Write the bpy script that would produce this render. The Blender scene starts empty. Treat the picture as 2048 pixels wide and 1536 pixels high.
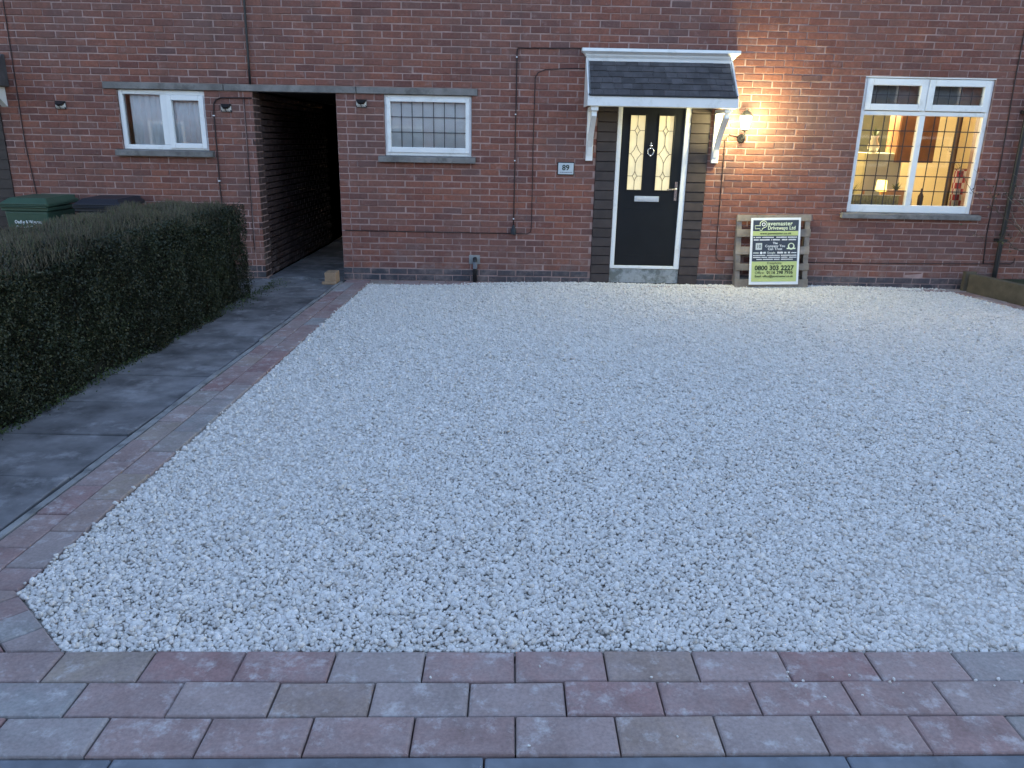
import bpy, bmesh, math, random
import numpy as np
from mathutils import Vector, Matrix

# ------------------------------------------------------------------ camera, sky, sun, exposure
scn = bpy.context.scene
COL = scn.collection
random.seed(7)
rng = np.random.default_rng(11)
R = math.radians

CAM_Z = 1.699
WALL = 9.55                       # front face of the brickwork
pitch, roll, yaw = R(17.607), R(1.131), R(0.336)
fwd = Vector((math.sin(yaw)*math.cos(pitch), math.cos(yaw)*math.cos(pitch), -math.sin(pitch)))
rt = Vector((math.cos(yaw), -math.sin(yaw), 0)); up = rt.cross(fwd)
rt, up = math.cos(roll)*rt+math.sin(roll)*up, -math.sin(roll)*rt+math.cos(roll)*up
cd = bpy.data.cameras.new('camera'); cam = bpy.data.objects.new('camera', cd); COL.objects.link(cam)
cd.sensor_width = 36.0; cd.lens = 1540.7/2048*36; cd.clip_start = 0.05; cd.clip_end = 2000
M = Matrix((rt, up, -fwd)).transposed().to_4x4(); M.translation = Vector((0, 0, CAM_Z)); cam.matrix_world = M
scn.camera = cam

SUN_EL, SUN_ROT = R(15.0), R(0)
world = bpy.data.worlds.new('World'); scn.world = world; world.use_nodes = True
wn = world.node_tree.nodes; wl = world.node_tree.links
bg = wn['Background']
sky = wn.new('ShaderNodeTexSky'); sky.sky_type = 'NISHITA'; sky.sun_disc = False
sky.sun_elevation = SUN_EL; sky.sun_rotation = SUN_ROT; sky.air_density = 1.0; sky.dust_density = 0.5; sky.ozone_density = 1.1
tint = wn.new('ShaderNodeMix'); tint.data_type = 'RGBA'; tint.blend_type = 'MULTIPLY'; tint.inputs[0].default_value = 1.0
tint.inputs[7].default_value = (1.07, 1.01, 1.03, 1)               # violet cast of the dusk sky
wl.new(sky.outputs[0], tint.inputs[6]); wl.new(tint.outputs[2], bg.inputs[0]); bg.inputs[1].default_value = 0.12
sd = bpy.data.lights.new('sun', 'SUN'); sd.energy = 0.30; sd.angle = R(10); sd.color = (1.0, 0.93, 0.85)
sun = bpy.data.objects.new('sun', sd); COL.objects.link(sun)
# the low sun stands behind the houses, so the whole front lies in their shade
sdir = Vector((math.sin(SUN_ROT)*math.cos(SUN_EL), math.cos(SUN_ROT)*math.cos(SUN_EL), math.sin(SUN_EL)))
sun.rotation_euler = sdir.to_track_quat('Z', 'Y').to_euler(); sun.location = (0, 0, 30)
vs = scn.view_settings
vs.view_transform = 'Standard'; vs.look = 'None'; vs.gamma = 1.0; vs.use_curve_mapping = False
vs.exposure = 2.32
scn.cycles.use_denoising = True
scn.cycles.max_bounces = 6; scn.cycles.transparent_max_bounces = 12
scn.cycles.sample_clamp_indirect = 4.0

# ------------------------------------------------------------------ helpers
class MB:
    def __init__(s): s.v = []; s.f = []
    def add(s, v, f):
        o = len(s.v); s.v += [tuple(p) for p in v]; s.f += [tuple(i+o for i in q) for q in f]
    def box(s, x0, x1, y0, y1, z0, z1):
        s.add([(x0,y0,z0),(x1,y0,z0),(x1,y1,z0),(x0,y1,z0),(x0,y0,z1),(x1,y0,z1),(x1,y1,z1),(x0,y1,z1)],
              [(3,2,1,0),(4,5,6,7),(0,1,5,4),(1,2,6,5),(2,3,7,6),(3,0,4,7)]); return s
    def prism(s, poly, z0, z1):                       # poly ccw in XY
        n = len(poly); v = [(x,y,z0) for x,y in poly]+[(x,y,z1) for x,y in poly]
        s.add(v, [tuple(range(n))[::-1], tuple(range(n,2*n))]+[(i,(i+1)%n,n+(i+1)%n,n+i) for i in range(n)]); return s
    def prism_y(s, poly, y0, y1):                     # poly in XZ, extruded along Y
        n = len(poly); v = [(x,y0,z) for x,z in poly]+[(x,y1,z) for x,z in poly]
        s.add(v, [tuple(range(n)), tuple(range(n,2*n))[::-1]]+[((i+1)%n,i,n+i,n+(i+1)%n) for i in range(n)]); return s
    def prism_x(s, poly, x0, x1):                     # poly in YZ, extruded along X
        n = len(poly); v = [(x0,y,z) for y,z in poly]+[(x1,y,z) for y,z in poly]
        s.add(v, [tuple(range(n))[::-1], tuple(range(n,2*n))]+[(i,(i+1)%n,n+(i+1)%n,n+i) for i in range(n)]); return s
    def tube(s, pts, r, n=8, r1=None):
        pts = [Vector(p) for p in pts]; m = len(pts); rings = []
        d = (pts[1]-pts[0]).normalized(); a = d.orthogonal().normalized()
        for i, p in enumerate(pts):
            t = ((pts[min(i+1,m-1)]-pts[max(i-1,0)])).normalized()
            a = (a-t*a.dot(t)).normalized(); b = t.cross(a)
            rr = r if r1 is None else r+(r1-r)*i/(m-1)
            rings.append([p+(a*math.cos(2*math.pi*k/n)+b*math.sin(2*math.pi*k/n))*rr for k in range(n)])
        v = [p for q in rings for p in q]; f = []
        for i in range(m-1):
            for k in range(n):
                f.append((i*n+k, i*n+(k+1)%n, (i+1)*n+(k+1)%n, (i+1)*n+k))
        f.append(tuple(range(n))[::-1]); f.append(tuple(range((m-1)*n, m*n)))
        s.add(v, f); return s
    def lathe(s, prof, c, n=16, axis='z'):            # prof [(r,h)]
        v = []; f = []
        for r, h in prof:
            for k in range(n):
                a = 2*math.pi*k/n; x, y = r*math.cos(a), r*math.sin(a)
                p = (x,y,h) if axis == 'z' else ((x,h,y) if axis == 'y' else (h,x,y))
                v.append((c[0]+p[0], c[1]+p[1], c[2]+p[2]))
        for i in range(len(prof)-1):
            for k in range(n): f.append((i*n+k, i*n+(k+1)%n, (i+1)*n+(k+1)%n, (i+1)*n+k))
        f.append(tuple(range(n))[::-1]); f.append(tuple(range((len(prof)-1)*n, len(prof)*n)))
        s.add(v, f); return s
    def mesh(s, name):
        me = bpy.data.meshes.new(name); me.from_pydata(s.v, [], s.f)
        bm = bmesh.new(); bm.from_mesh(me); bmesh.ops.recalc_face_normals(bm, faces=bm.faces); bm.to_mesh(me); bm.free()
        return me
    def build(s, name, mat, parent=None, smooth=False, bevel=0.0, seg=2):
        return link(name, s.mesh(name), mat, parent, smooth, bevel, seg)

def link(name, me, mat=None, parent=None, smooth=False, bevel=0.0, seg=2):
    o = bpy.data.objects.new(name, me); COL.objects.link(o)
    if mat is not None and len(me.materials) == 0: me.materials.append(mat)
    if parent is not None: o.parent = parent
    if smooth:
        for p in me.polygons: p.use_smooth = True
    if bevel:
        b = o.modifiers.new('bevel', 'BEVEL'); b.width = bevel; b.segments = seg; b.limit_method = 'ANGLE'; b.angle_limit = R(40)
    return o

def thing(name, label, cat, loc=(0,0,0), group=None, rz=0):
    o = bpy.data.objects.new(name, None); COL.objects.link(o); o.location = loc; o.rotation_euler = (0,0,rz)
    o.empty_display_size = 0.1
    return tag(o, label, cat, group)
def tag(o, label, cat, group=None):
    o['label'] = label; o['category'] = cat
    if group: o['group'] = group
    return o
def struct(o, kind='structure', label=None):
    o['kind'] = kind
    if label: o['label'] = label
    return o

def text_mesh(body, size, bold=0.0, align='CENTER', depth=0.0005, sx=1.0, space=1.0):
    c = bpy.data.curves.new('lettering', 'FONT'); c.body = body; c.size = size; c.align_x = align; c.align_y = 'BOTTOM_BASELINE'
    c.extrude = depth; c.space_character = space; c.offset = bold; c.resolution_u = 3
    o = bpy.data.objects.new('lettering', c); COL.objects.link(o)
    dg = bpy.context.evaluated_depsgraph_get()
    me = bpy.data.meshes.new_from_object(o.evaluated_get(dg))
    bpy.data.objects.remove(o); bpy.data.curves.remove(c)
    for v in me.vertices: v.co.x *= sx
    return me
def lettering(body, size, mat, parent, xf, **kw):
    me = text_mesh(body, size, **kw); me.transform(xf); me.materials.clear()
    return link('lettering', me, mat, parent)

# ------------------------------------------------------------------ materials
def newmat(name):
    m = bpy.data.materials.new(name); m.use_nodes = True
    nt = m.node_tree; return m, nt.nodes, nt.links, nt.nodes['Principled BSDF']
def ramp(N, stops, interp='LINEAR'):
    r = N.new('ShaderNodeValToRGB'); r.color_ramp.interpolation = interp
    e = r.color_ramp.elements
    while len(e) < len(stops): e.new(0.5)
    for i, (p, c) in enumerate(stops):
        e[i].position = p; e[i].color = (c, c, c, 1) if isinstance(c, (int, float)) else (*c, 1)
    return r
def mixc(N, L, fac, a, b, mode='MIX'):
    x = N.new('ShaderNodeMix'); x.data_type = 'RGBA'; x.blend_type = mode
    for sock, val in ((x.inputs[0], fac), (x.inputs[6], a), (x.inputs[7], b)):
        if hasattr(val, 'is_output'): L.new(val, sock)
        elif isinstance(val, (int, float)): sock.default_value = val
        else: sock.default_value = (*val, 1)
    return x.outputs[2]
def noise(N, L, scale, detail=4, rough=.55, vec=None):
    n = N.new('ShaderNodeTexNoise'); n.inputs['Scale'].default_value = scale; n.inputs['Detail'].default_value = detail
    n.inputs['Roughness'].default_value = rough
    if vec is not None: L.new(vec, n.inputs['Vector'])
    return n.outputs['Fac']
def wpos(N): return N.new('ShaderNodeNewGeometry').outputs['Position']
def math_(N, L, op, a, b=None, c=None):
    m = N.new('ShaderNodeMath'); m.operation = op
    for i, v in enumerate((a, b, c)):
        if v is None: continue
        if hasattr(v, 'is_output'): L.new(v, m.inputs[i])
        else: m.inputs[i].default_value = v
    return m.outputs[0]
def bump(N, L, P, h, strength=.3, dist=.004):
    b = N.new('ShaderNodeBump'); b.inputs['Strength'].default_value = strength; b.inputs['Distance'].default_value = dist
    L.new(h, b.inputs['Height']); L.new(b.outputs[0], P.inputs['Normal'])

def pm(name, col, rough=.6, var=.25, scale=14, bmp=.15, spec=.3, metal=0.0, rnd=0.0, dist=.003, dirt=None):
    m, N, L, P = newmat(name)
    v = wpos(N)
    n1 = noise(N, L, scale, 6, .6, v); n2 = noise(N, L, scale*6.3, 4, .6, v)
    lo = tuple(c*(1-var) for c in col); hi = tuple(min(1, c*(1+var)) for c in col)
    rr = ramp(N, [(.3, lo), (.7, hi)]); L.new(n1, rr.inputs[0]); c = rr.outputs[0]
    if rnd:
        oi = N.new('ShaderNodeObjectInfo')
        rv = math_(N, L, 'MULTIPLY_ADD', oi.outputs['Random'], 2*rnd, 1-rnd)
        cc = N.new('ShaderNodeCombineColor'); [L.new(rv, cc.inputs[i]) for i in range(3)]
        c = mixc(N, L, 1.0, c, cc.outputs[0], 'MULTIPLY')
    if dirt:
        dn = noise(N, L, dirt[1], 8, .7, v); dr = ramp(N, [(dirt[2], 0.0), (dirt[2]+.15, dirt[3])]); L.new(dn, dr.inputs[0])
        c = mixc(N, L, dr.outputs[0], c, dirt[0])
    L.new(c, P.inputs['Base Color']); P.inputs['Roughness'].default_value = rough
    P.inputs['Specular IOR Level'].default_value = spec; P.inputs['Metallic'].default_value = metal
    if bmp: bump(N, L, P, n2, bmp, dist)
    return m

def brick_mat(name, stops, smear=.5):
    m, N, L, P = newmat(name)
    pos = wpos(N); sp = N.new('ShaderNodeSeparateXYZ'); L.new(pos, sp.inputs[0])
    cz = math_(N, L, 'FLOOR', math_(N, L, 'DIVIDE', sp.outputs[2], .075))
    odd = math_(N, L, 'MODULO', cz, 2.0)
    u = math_(N, L, 'ADD', sp.outputs[0], math_(N, L, 'SUBTRACT', sp.outputs[1], WALL))
    u = math_(N, L, 'SUBTRACT', u, math_(N, L, 'MULTIPLY_ADD', odd, -.1125, .1875))
    cu = math_(N, L, 'FLOOR', math_(N, L, 'DIVIDE', u, .225))
    cv = N.new('ShaderNodeCombineXYZ'); L.new(cu, cv.inputs[0]); L.new(cz, cv.inputs[1])
    w = N.new('ShaderNodeTexWhiteNoise'); w.noise_dimensions = '2D'; L.new(cv.outputs[0], w.inputs['Vector'])
    r = ramp(N, stops); L.new(w.outputs['Value'], r.inputs[0])
    n1 = noise(N, L, 35, 6, .65, pos); n2 = noise(N, L, 160, 4, .6, pos); n3 = noise(N, L, 1.1, 4, .6, pos); n4 = noise(N, L, 9, 7, .72, pos)
    v1 = ramp(N, [(.25, .7), (.75, 1.25)]); L.new(n1, v1.inputs[0])
    c = mixc(N, L, 1.0, r.outputs[0], v1.outputs[0], 'MULTIPLY')
    g = ramp(N, [(.42, 0.0), (.68, .55)]); L.new(n3, g.inputs[0])          # grey weathered zones
    c = mixc(N, L, g.outputs[0], c, (.145, .095, .088))
    s = ramp(N, [(.56, 0.0), (.68, smear)]); L.new(n4, s.inputs[0])        # mortar smears
    c = mixc(N, L, s.outputs[0], c, (.32, .215, .195))
    zr = ramp(N, [(.0, .75), (.55, .0)]); L.new(sp.outputs[2], zr.inputs[0])      # salts and splashes low on the wall
    n6 = noise(N, L, 4.5, 7, .7, pos); r6 = ramp(N, [(.46, 0.0), (.62, 1.0)]); L.new(n6, r6.inputs[0])
    c = mixc(N, L, math_(N, L, 'MULTIPLY', zr.outputs[0], r6.outputs[0]), c, (.25, .19, .175))
    mp = N.new('ShaderNodeMapping'); mp.inputs['Scale'].default_value = (5.0, 5.0, .55); L.new(pos, mp.inputs[0])
    n7 = noise(N, L, 1.0, 6, .65, mp.outputs[0]); r7 = ramp(N, [(.52, 0.0), (.70, .45)]); L.new(n7, r7.inputs[0])   # run-down streaks
    c = mixc(N, L, r7.outputs[0], c, (.085, .055, .050))
    L.new(c, P.inputs['Base Color']); P.inputs['Roughness'].default_value = .85; P.inputs['Specular IOR Level'].default_value = .25
    h = math_(N, L, 'ADD', n2, math_(N, L, 'MULTIPLY', n1, 1.5)); bump(N, L, P, h, .5, .003)
    return m

MAT = {}
MAT['brick'] = brick_mat('red brick', [(0, (.150,.063,.053)), (.15, (.195,.078,.060)), (.5, (.225,.090,.066)), (.8, (.255,.100,.069)), (.93, (.205,.095,.075)), (1, (.140,.073,.067))])
MAT['shaded'] = brick_mat('sooty brick', [(0, (.034,.020,.018)), (.5, (.046,.025,.021)), (1, (.036,.024,.022))], smear=.2)  # darkened copy of the red brick; the passage's shade is in the colour
MAT['shaded_mortar'] = pm('sooty mortar', (.045,.036,.033), .95, .3, 6, .4)  # mortar darkened the same way, passage shade painted in
MAT['plinth'] = brick_mat('blue engineering brick', [(0, (.050,.052,.062)), (.6, (.066,.068,.080)), (1, (.085,.080,.085))], smear=.25)
MAT['mortar'] = pm('mortar', (.35,.235,.21), .95, .3, 6, .4)
MAT['render_in'] = pm('plaster', (.5,.45,.4), .9, .1, 5, .1)
MAT['concrete'] = pm('weathered concrete', (.20,.185,.175), .9, .3, 5, .4, dirt=((.09,.085,.075), 7, .5, .7))
MAT['slab'] = pm('path slab', (.165,.160,.165), .85, .5, 3.5, .6, rnd=.24, dirt=((.40,.395,.41), 4.0, .53, .6))
MAT['edging'] = pm('path edging', (.27,.265,.26), .9, .3, 5, .4, dirt=((.08,.08,.08), 6, .52, .7))
MAT['kerb'] = pm('kerb concrete', (.15,.165,.19), .85, .25, 7, .4, dirt=((.30,.31,.33), 9, .58, .7))
MAT['upvc'] = pm('white plastic', (.80,.80,.79), .35, .04, 3, .0, spec=.5, dirt=((.42,.41,.37), 5, .54, .4))
MAT['black'] = pm('black plastic', (.018,.018,.02), .45, .2, 10, .1, spec=.4)
MAT['lead'] = pm('lead strip', (.030,.033,.038), .6, .2, 30, .1)
MAT['door'] = pm('dark door skin', (.009,.011,.014), .42, .12, 5, .06, spec=.25)
MAT['clad'] = pm('brown cladding board', (.050,.038,.036), .55, .25, 9, .25, rnd=.12)
MAT['slate'] = pm('slate tile', (.078,.072,.076), .85, .3, 9, .35, rnd=.22)
MAT['chrome'] = pm('chrome', (.75,.74,.72), .22, .05, 5, .0, metal=1.0)
MAT['steel'] = pm('brushed steel', (.62,.64,.66), .5, .06, 20, .05, metal=.6)
MAT['asphalt'] = pm('asphalt', (.05,.05,.052), .9, .3, 40, .5)
MAT['soil'] = pm('dark turf and soil', (.030,.038,.020), .95, .5, 5, .7, dist=.02)
MAT['bedding'] = pm('gravel fines', (.52,.475,.43), .95, .3, 30, .8, dist=.008)
MAT['timber'] = pm('weathered timber', (.24,.20,.165), .85, .35, 7, .4, rnd=.15)
MAT['sleeper'] = pm('treated timber sleeper', (.105,.085,.058), .85, .35, 6, .4, rnd=.1)
MAT['bin_green'] = pm('green bin plastic', (.040,.080,.052), .5, .15, 6, .1, spec=.4)
MAT['bin_dark'] = pm('charcoal bin plastic', (.018,.020,.028), .5, .15, 6, .1, spec=.4)
MAT['white_print'] = pm('white print', (.78,.78,.78), .5, .02, 5, 0)
MAT['green_print'] = pm('lime print', (.50,.56,.22), .45, .06, 8, 0)
MAT['dark_print'] = pm('slate print', (.045,.055,.075), .4, .05, 8, 0)
MAT['ink'] = pm('dark ink', (.025,.035,.02), .5, .05, 8, 0)
MAT['silver_print'] = pm('pale badge print', (.55,.58,.56), .5, .05, 8, 0)
MAT['roof'] = pm('roof tile', (.10,.07,.06), .8, .3, 4, .3)
MAT['twig'] = pm('twig bark', (.10,.075,.055), .9, .3, 30, .3)
MAT['bark_pale'] = pm('pale dead stem', (.26,.22,.17), .9, .3, 30, .3)
MAT['net'] = pm('net curtain', (.80,.82,.84), .9, .06, 10, .05)
MAT['blind'] = pm('pale blind', (.82,.82,.81), .8, .05, 6, .05)
MAT['kitchen_wall'] = pm('cream kitchen paint', (.74,.64,.40), .8, .05, 3, .05)
MAT['kitchen_wall2'] = pm('pale ceiling paint', (.8,.76,.66), .8, .05, 3, .05)
MAT['oak'] = pm('brown cabinet wood', (.30,.14,.06), .5, .3, 5, .1)
MAT['fridge'] = pm('pale enamel', (.55,.58,.46), .4, .05, 3, .0)
MAT['dark_wood'] = pm('dark stained wood', (.075,.045,.028), .5, .25, 6, .1)
MAT['towel'] = None
MAT['worktop'] = pm('dark worktop', (.06,.06,.05), .4, .3, 12, .05)
MAT['houseplant'] = pm('houseplant leaf', (.07,.12,.04), .5, .3, 20, .1)
MAT['ceramic'] = pm('terracotta', (.35,.17,.09), .7, .2, 9, .1)
MAT['cement'] = pm('cement patch', (.28,.28,.27), .95, .25, 12, .5)
MAT['orange_block'] = pm('buff paver', (.33,.22,.14), .9, .25, 8, .4)
MAT['gasket'] = pm('grey gasket', (.16,.17,.19), .6, .1, 8, 0)

def paver_mat():
    m, N, L, P = newmat('brindle paver')
    pos = wpos(N); oi = N.new('ShaderNodeObjectInfo')
    r = ramp(N, [(0, (.30,.175,.165)), (.15, (.32,.21,.195)), (.38, (.34,.25,.232)), (.58, (.35,.285,.265)), (.70, (.315,.305,.30)), (.80, (.34,.27,.22)), (.88, (.33,.23,.212)), (1, (.295,.170,.162))])
    L.new(oi.outputs['Random'], r.inputs[0])
    off = N.new('ShaderNodeVectorMath'); off.operation = 'ADD'
    cx = N.new('ShaderNodeCombineXYZ'); L.new(math_(N, L, 'MULTIPLY', oi.outputs['Random'], 61.0), cx.inputs[2])
    L.new(pos, off.inputs[0]); L.new(cx.outputs[0], off.inputs[1]); pv = off.outputs[0]
    n1 = noise(N, L, 5, 6, .62, pv); n2 = noise(N, L, 13, 8, .72, pv); n3 = noise(N, L, 190, 4, .6, pv); n4 = noise(N, L, 9, 7, .7, pv)
    v1 = ramp(N, [(.28, .70), (.72, 1.12)]); L.new(n1, v1.inputs[0])
    c = mixc(N, L, 1.0, r.outputs[0], v1.outputs[0], 'MULTIPLY')
    tint = ramp(N, [(.42, 0.0), (.62, .55)]); L.new(n4, tint.inputs[0]); c = mixc(N, L, tint.outputs[0], c, (.31,.25,.24))
    e = ramp(N, [(.53, 0.0), (.70, .65)]); L.new(n2, e.inputs[0]); c = mixc(N, L, e.outputs[0], c, (.56,.535,.53))
    n5 = noise(N, L, 75, 5, .7, pv); v5 = ramp(N, [(.3, .80), (.7, 1.18)]); L.new(n5, v5.inputs[0]); c = mixc(N, L, 1.0, c, v5.outputs[0], 'MULTIPLY')
    L.new(c, P.inputs['Base Color']); P.inputs['Roughness'].default_value = .85; P.inputs['Specular IOR Level'].default_value = .3
    bump(N, L, P, math_(N, L, 'ADD', n3, math_(N, L, 'MULTIPLY', n2, 2.0)), .35, .002)
    return m
MAT['paver'] = paver_mat()

def stone_mat():
    m, N, L, P = newmat('limestone chipping')
    oi = N.new('ShaderNodeObjectInfo'); tc = N.new('ShaderNodeTexCoord')
    r = ramp(N, [(0, (.46,.43,.39)), (.05, (.58,.54,.50)), (.4, (.645,.61,.57)), (.8, (.72,.68,.635)), (.95, (.77,.73,.69)), (1, (.64,.57,.49))]); L.new(oi.outputs['Random'], r.inputs[0])
    n = noise(N, L, 2.5, 4, .6, tc.outputs['Object']); v = ramp(N, [(.3, .85), (.7, 1.12)]); L.new(n, v.inputs[0])
    L.new(mixc(N, L, 1.0, r.outputs[0], v.outputs[0], 'MULTIPLY'), P.inputs['Base Color'])
    P.inputs['Roughness'].default_value = .85; P.inputs['Specular IOR Level'].default_value = .3
    return m
MAT['stone'] = stone_mat()

def leaf_mat(name, cols, rough=.5):
    m, N, L, P = newmat(name)
    g = N.new('ShaderNodeNewGeometry'); r = ramp(N, cols); L.new(g.outputs['Random Per Island'], r.inputs[0])
    n = noise(N, L, 1.6, 4, .6, g.outputs['Position']); v = ramp(N, [(.3, .65), (.7, 1.35)]); L.new(n, v.inputs[0])
    L.new(mixc(N, L, 1.0, r.outputs[0], v.outputs[0], 'MULTIPLY'), P.inputs['Base Color']); P.inputs['Roughness'].default_value = rough
    P.inputs['Specular IOR Level'].default_value = .35
    return m
MAT['leaf'] = leaf_mat('privet leaf', [(0, (.013,.019,.009)), (.5, (.022,.030,.013)), (.85, (.032,.040,.017)), (.96, (.055,.056,.025)), (1, (.10,.080,.040))])
MAT['cliptwig'] = leaf_mat('clipped twigs', [(0, (.085,.070,.045)), (.6, (.135,.112,.080)), (1, (.085,.10,.045))], .9)
MAT['weed'] = leaf_mat('low weeds', [(0, (.03,.055,.018)), (1, (.06,.085,.03))])

def glass_mat(name='window glass', tint=(.97,.98,.98), f0=.06):
    m, N, L, P = newmat(name); N.remove(P)
    out = N['Material Output']; t = N.new('ShaderNodeBsdfTransparent'); t.inputs[0].default_value = (*tint, 1)
    g = N.new('ShaderNodeBsdfGlossy'); g.inputs['Roughness'].default_value = .02; g.inputs[0].default_value = (.9,.9,.9,1)
    fr = N.new('ShaderNodeFresnel'); fr.inputs[0].default_value = 1.5
    mx = N.new('ShaderNodeMixShader'); L.new(fr.outputs[0], mx.inputs[0])
    L.new(t.outputs[0], mx.inputs[1]); L.new(g.outputs[0], mx.inputs[2]); L.new(mx.outputs[0], out.inputs[0])
    return m
MAT['glass'] = glass_mat()

def emit_mat(name, col, strength, var=0.0, scale=12):
    m, N, L, P = newmat(name)
    P.inputs['Base Color'].default_value = (.6,.55,.4,1); P.inputs['Roughness'].default_value = .25
    if var:
        n = noise(N, L, scale, 3, .5, wpos(N)); r = ramp(N, [(.3, tuple(c*(1-var) for c in col)), (.7, col)]); L.new(n, r.inputs[0])
        L.new(r.outputs[0], P.inputs['Emission Color'])
    else: P.inputs['Emission Color'].default_value = (*col, 1)
    P.inputs['Emission Strength'].default_value = strength
    return m
MAT['door_glow'] = emit_mat('lit obscure glass', (1.0,.80,.38), .155, .4, 7)
MAT['bulb'] = emit_mat('lantern glow', (1.0,.86,.48), 14.0)
MAT['shade_glow'] = emit_mat('lit lamp shade', (1.0,.78,.18), .9)

# ------------------------------------------------------------------ the ground and the setting
def gz(x, y): return 0.004*max(0, x+1.7)*max(0, y)/9.5           # the drive rises a little to the right of the door
g = MB(); S = 600
g.add([(-S,-S,-.13),(S,-S,-.13),(S,S,-.13),(-S,S,-.13)], [(0,1,2,3)])
struct(g.build('ground', MAT['soil']))
rd = MB(); rd.box(-40, 40, -5.5, 1.60, -.125, -.035); struct(rd.build('road', MAT['asphalt']))
def inner_y(x): return 2.279+.0253*x                              # front edge of the gravel
def left_x(y): return -1.884+(y-2.602)*(.155/6.712)               # left edge of the gravel
def right_x(y): return 5.40+.2*(9.5-y)                            # right edge of the gravel
bed = MB(); bed.add([(-1.885,2.59,-.022),(-1.49,2.235,-.022),(8,2.485,-.012),(8,9.54,.012),(-1.735,9.54,-.022)], [(0,1,2,3,4)])
struct(bed.build('gravel_bed', MAT['bedding']))
gs = MB(); gs.add([(-9,2,-.06),(-2.92,2,-.06),(-2.86,9.56,-.06),(-9,9.56,-.06)], [(0,1,2,3)]); struct(gs.build('front_lawn', MAT['soil']))

def clip(poly, a, b, c):                                          # keep a*x+b*y<=c
    out = []
    for i in range(len(poly)):
        p, q = poly[i], poly[(i+1)%len(poly)]; dp, dq = a*p[0]+b*p[1]-c, a*q[0]+b*q[1]-c
        if dp <= 0: out.append(p)
        if dp*dq < 0:
            t = dp/(dp-dq); out.append((p[0]+(q[0]-p[0])*t, p[1]+(q[1]-p[1])*t))
    return out
def area(p): return abs(sum(p[i][0]*p[(i+1)%len(p)][1]-p[(i+1)%len(p)][0]*p[i][1] for i in range(len(p))))/2
def piece(poly, top, thick, ch, name, mat, parent, tilt=.0026):
    """one paving piece with a chamfered, very slightly tilted top"""
    if area(poly) < .0003: return None
    n = len(poly); cx = sum(p[0] for p in poly)/n; cy = sum(p[1] for p in poly)/n
    def ins(d):
        r = []
        for x, y in poly:
            l = math.hypot(x-cx, y-cy) or 1; r.append((x-(x-cx)/l*d*1.3, y-(y-cy)/l*d*1.3))
        return r
    tx, ty, tz = [random.uniform(-tilt, tilt) for _ in range(3)]
    zt = lambda x, y: top+tz+(x-cx)*tx*4+(y-cy)*ty*4
    a = [(x-cx, y-cy, top-thick) for x, y in poly]; b = [(x-cx, y-cy, zt(x,y)-ch) for x, y in poly]
    c = [(x-cx, y-cy, zt(x,y)-ch*.3) for x, y in ins(ch*.45)]; d = [(x-cx, y-cy, zt(x,y)) for x, y in ins(ch*1.25)]
    mb = MB(); f = []
    for k in range(3):
        for i in range(n): f.append((k*n+i, k*n+(i+1)%n, (k+1)*n+(i+1)%n, (k+1)*n+i))
    f.append(tuple(range(3*n, 4*n))); mb.add(a+b+c+d, f)
    o = mb.build(name, mat, parent); o.location = (cx, cy, 0); return o

# paver border: three front rows, the corner, two rows beside the path, one by the wall and one on the right
border = MB(); border.add([(-3.0,1.78,-.042),(8,2.02,-.042),(8,2.38,-.042),(-3.0,2.22,-.042)], [(0,1,2,3)])
border.add([(-2.22,2.2,-.042),(-1.84,2.2,-.042),(-1.70,9.54,-.042),(-2.0,9.54,-.042)], [(0,1,2,3)])
border.add([(-2.0,9.33,-.0425),(5.5,9.33,-.025),(5.5,9.545,-.025),(-2.0,9.545,-.0425)], [(0,1,2,3)])
border.add([(5.38,9.5,-.018),(7.0,2.2,-.018),(7.2,2.2,-.018),(5.6,9.5,-.018)], [(0,1,2,3)])
border = struct(border.build('paver_border', MAT['bedding']))
PW, PD, GAP = .3085, .159, .005
dgn = (.687, .727); d_in, d_out = .592, .4545                     # the cut corner: inner and outer lines
for row in range(3):
    off = .042 if row != 1 else -.106
    for k in range(-8, 22):
        x0 = off+(k)*PW-2*PW; x1 = x0+PW
        if x1 < -2.6: continue
        t0, t1 = -PD*row, -PD*(row+1)
        j = random.uniform(-.002, .002)
        poly = [(x0+GAP/2, inner_y(x0)+t1+GAP/2+j), (x1-GAP/2, inner_y(x1)+t1+GAP/2+j), (x1-GAP/2, inner_y(x1)+t0-GAP/2+j), (x0+GAP/2, inner_y(x0)+t0-GAP/2+j)]
        if len(poly) > 2: piece(poly, .0, .055, .007, 'paver', MAT['paver'], border)
# corner band (single row of cut blocks along the diagonal)
ddir = (.727, -.687)
def dpt(s, d): return (dgn[0]*d+ddir[0]*s, dgn[1]*d+ddir[1]*s)
s0 = -1.884*ddir[0]+2.602*ddir[1]
cuts = [-.40, -.105, .045, .175, .325, .62]
for a, b in zip(cuts, cuts[1:]):
    poly = [dpt(s0+a+GAP/2, d_out+GAP/2), dpt(s0+b-GAP/2, d_out+GAP/2), dpt(s0+b-GAP/2, d_in-.002), dpt(s0+a+GAP/2, d_in-.002)]
    poly = clip(poly, .0253, -1, -2.279-.002)                     # above the first row
    poly = clip(poly, 0, 1, 2.600)
    if len(poly) > 2: piece(poly, .0, .055, .007, 'paver', MAT['paver'], border)
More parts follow.
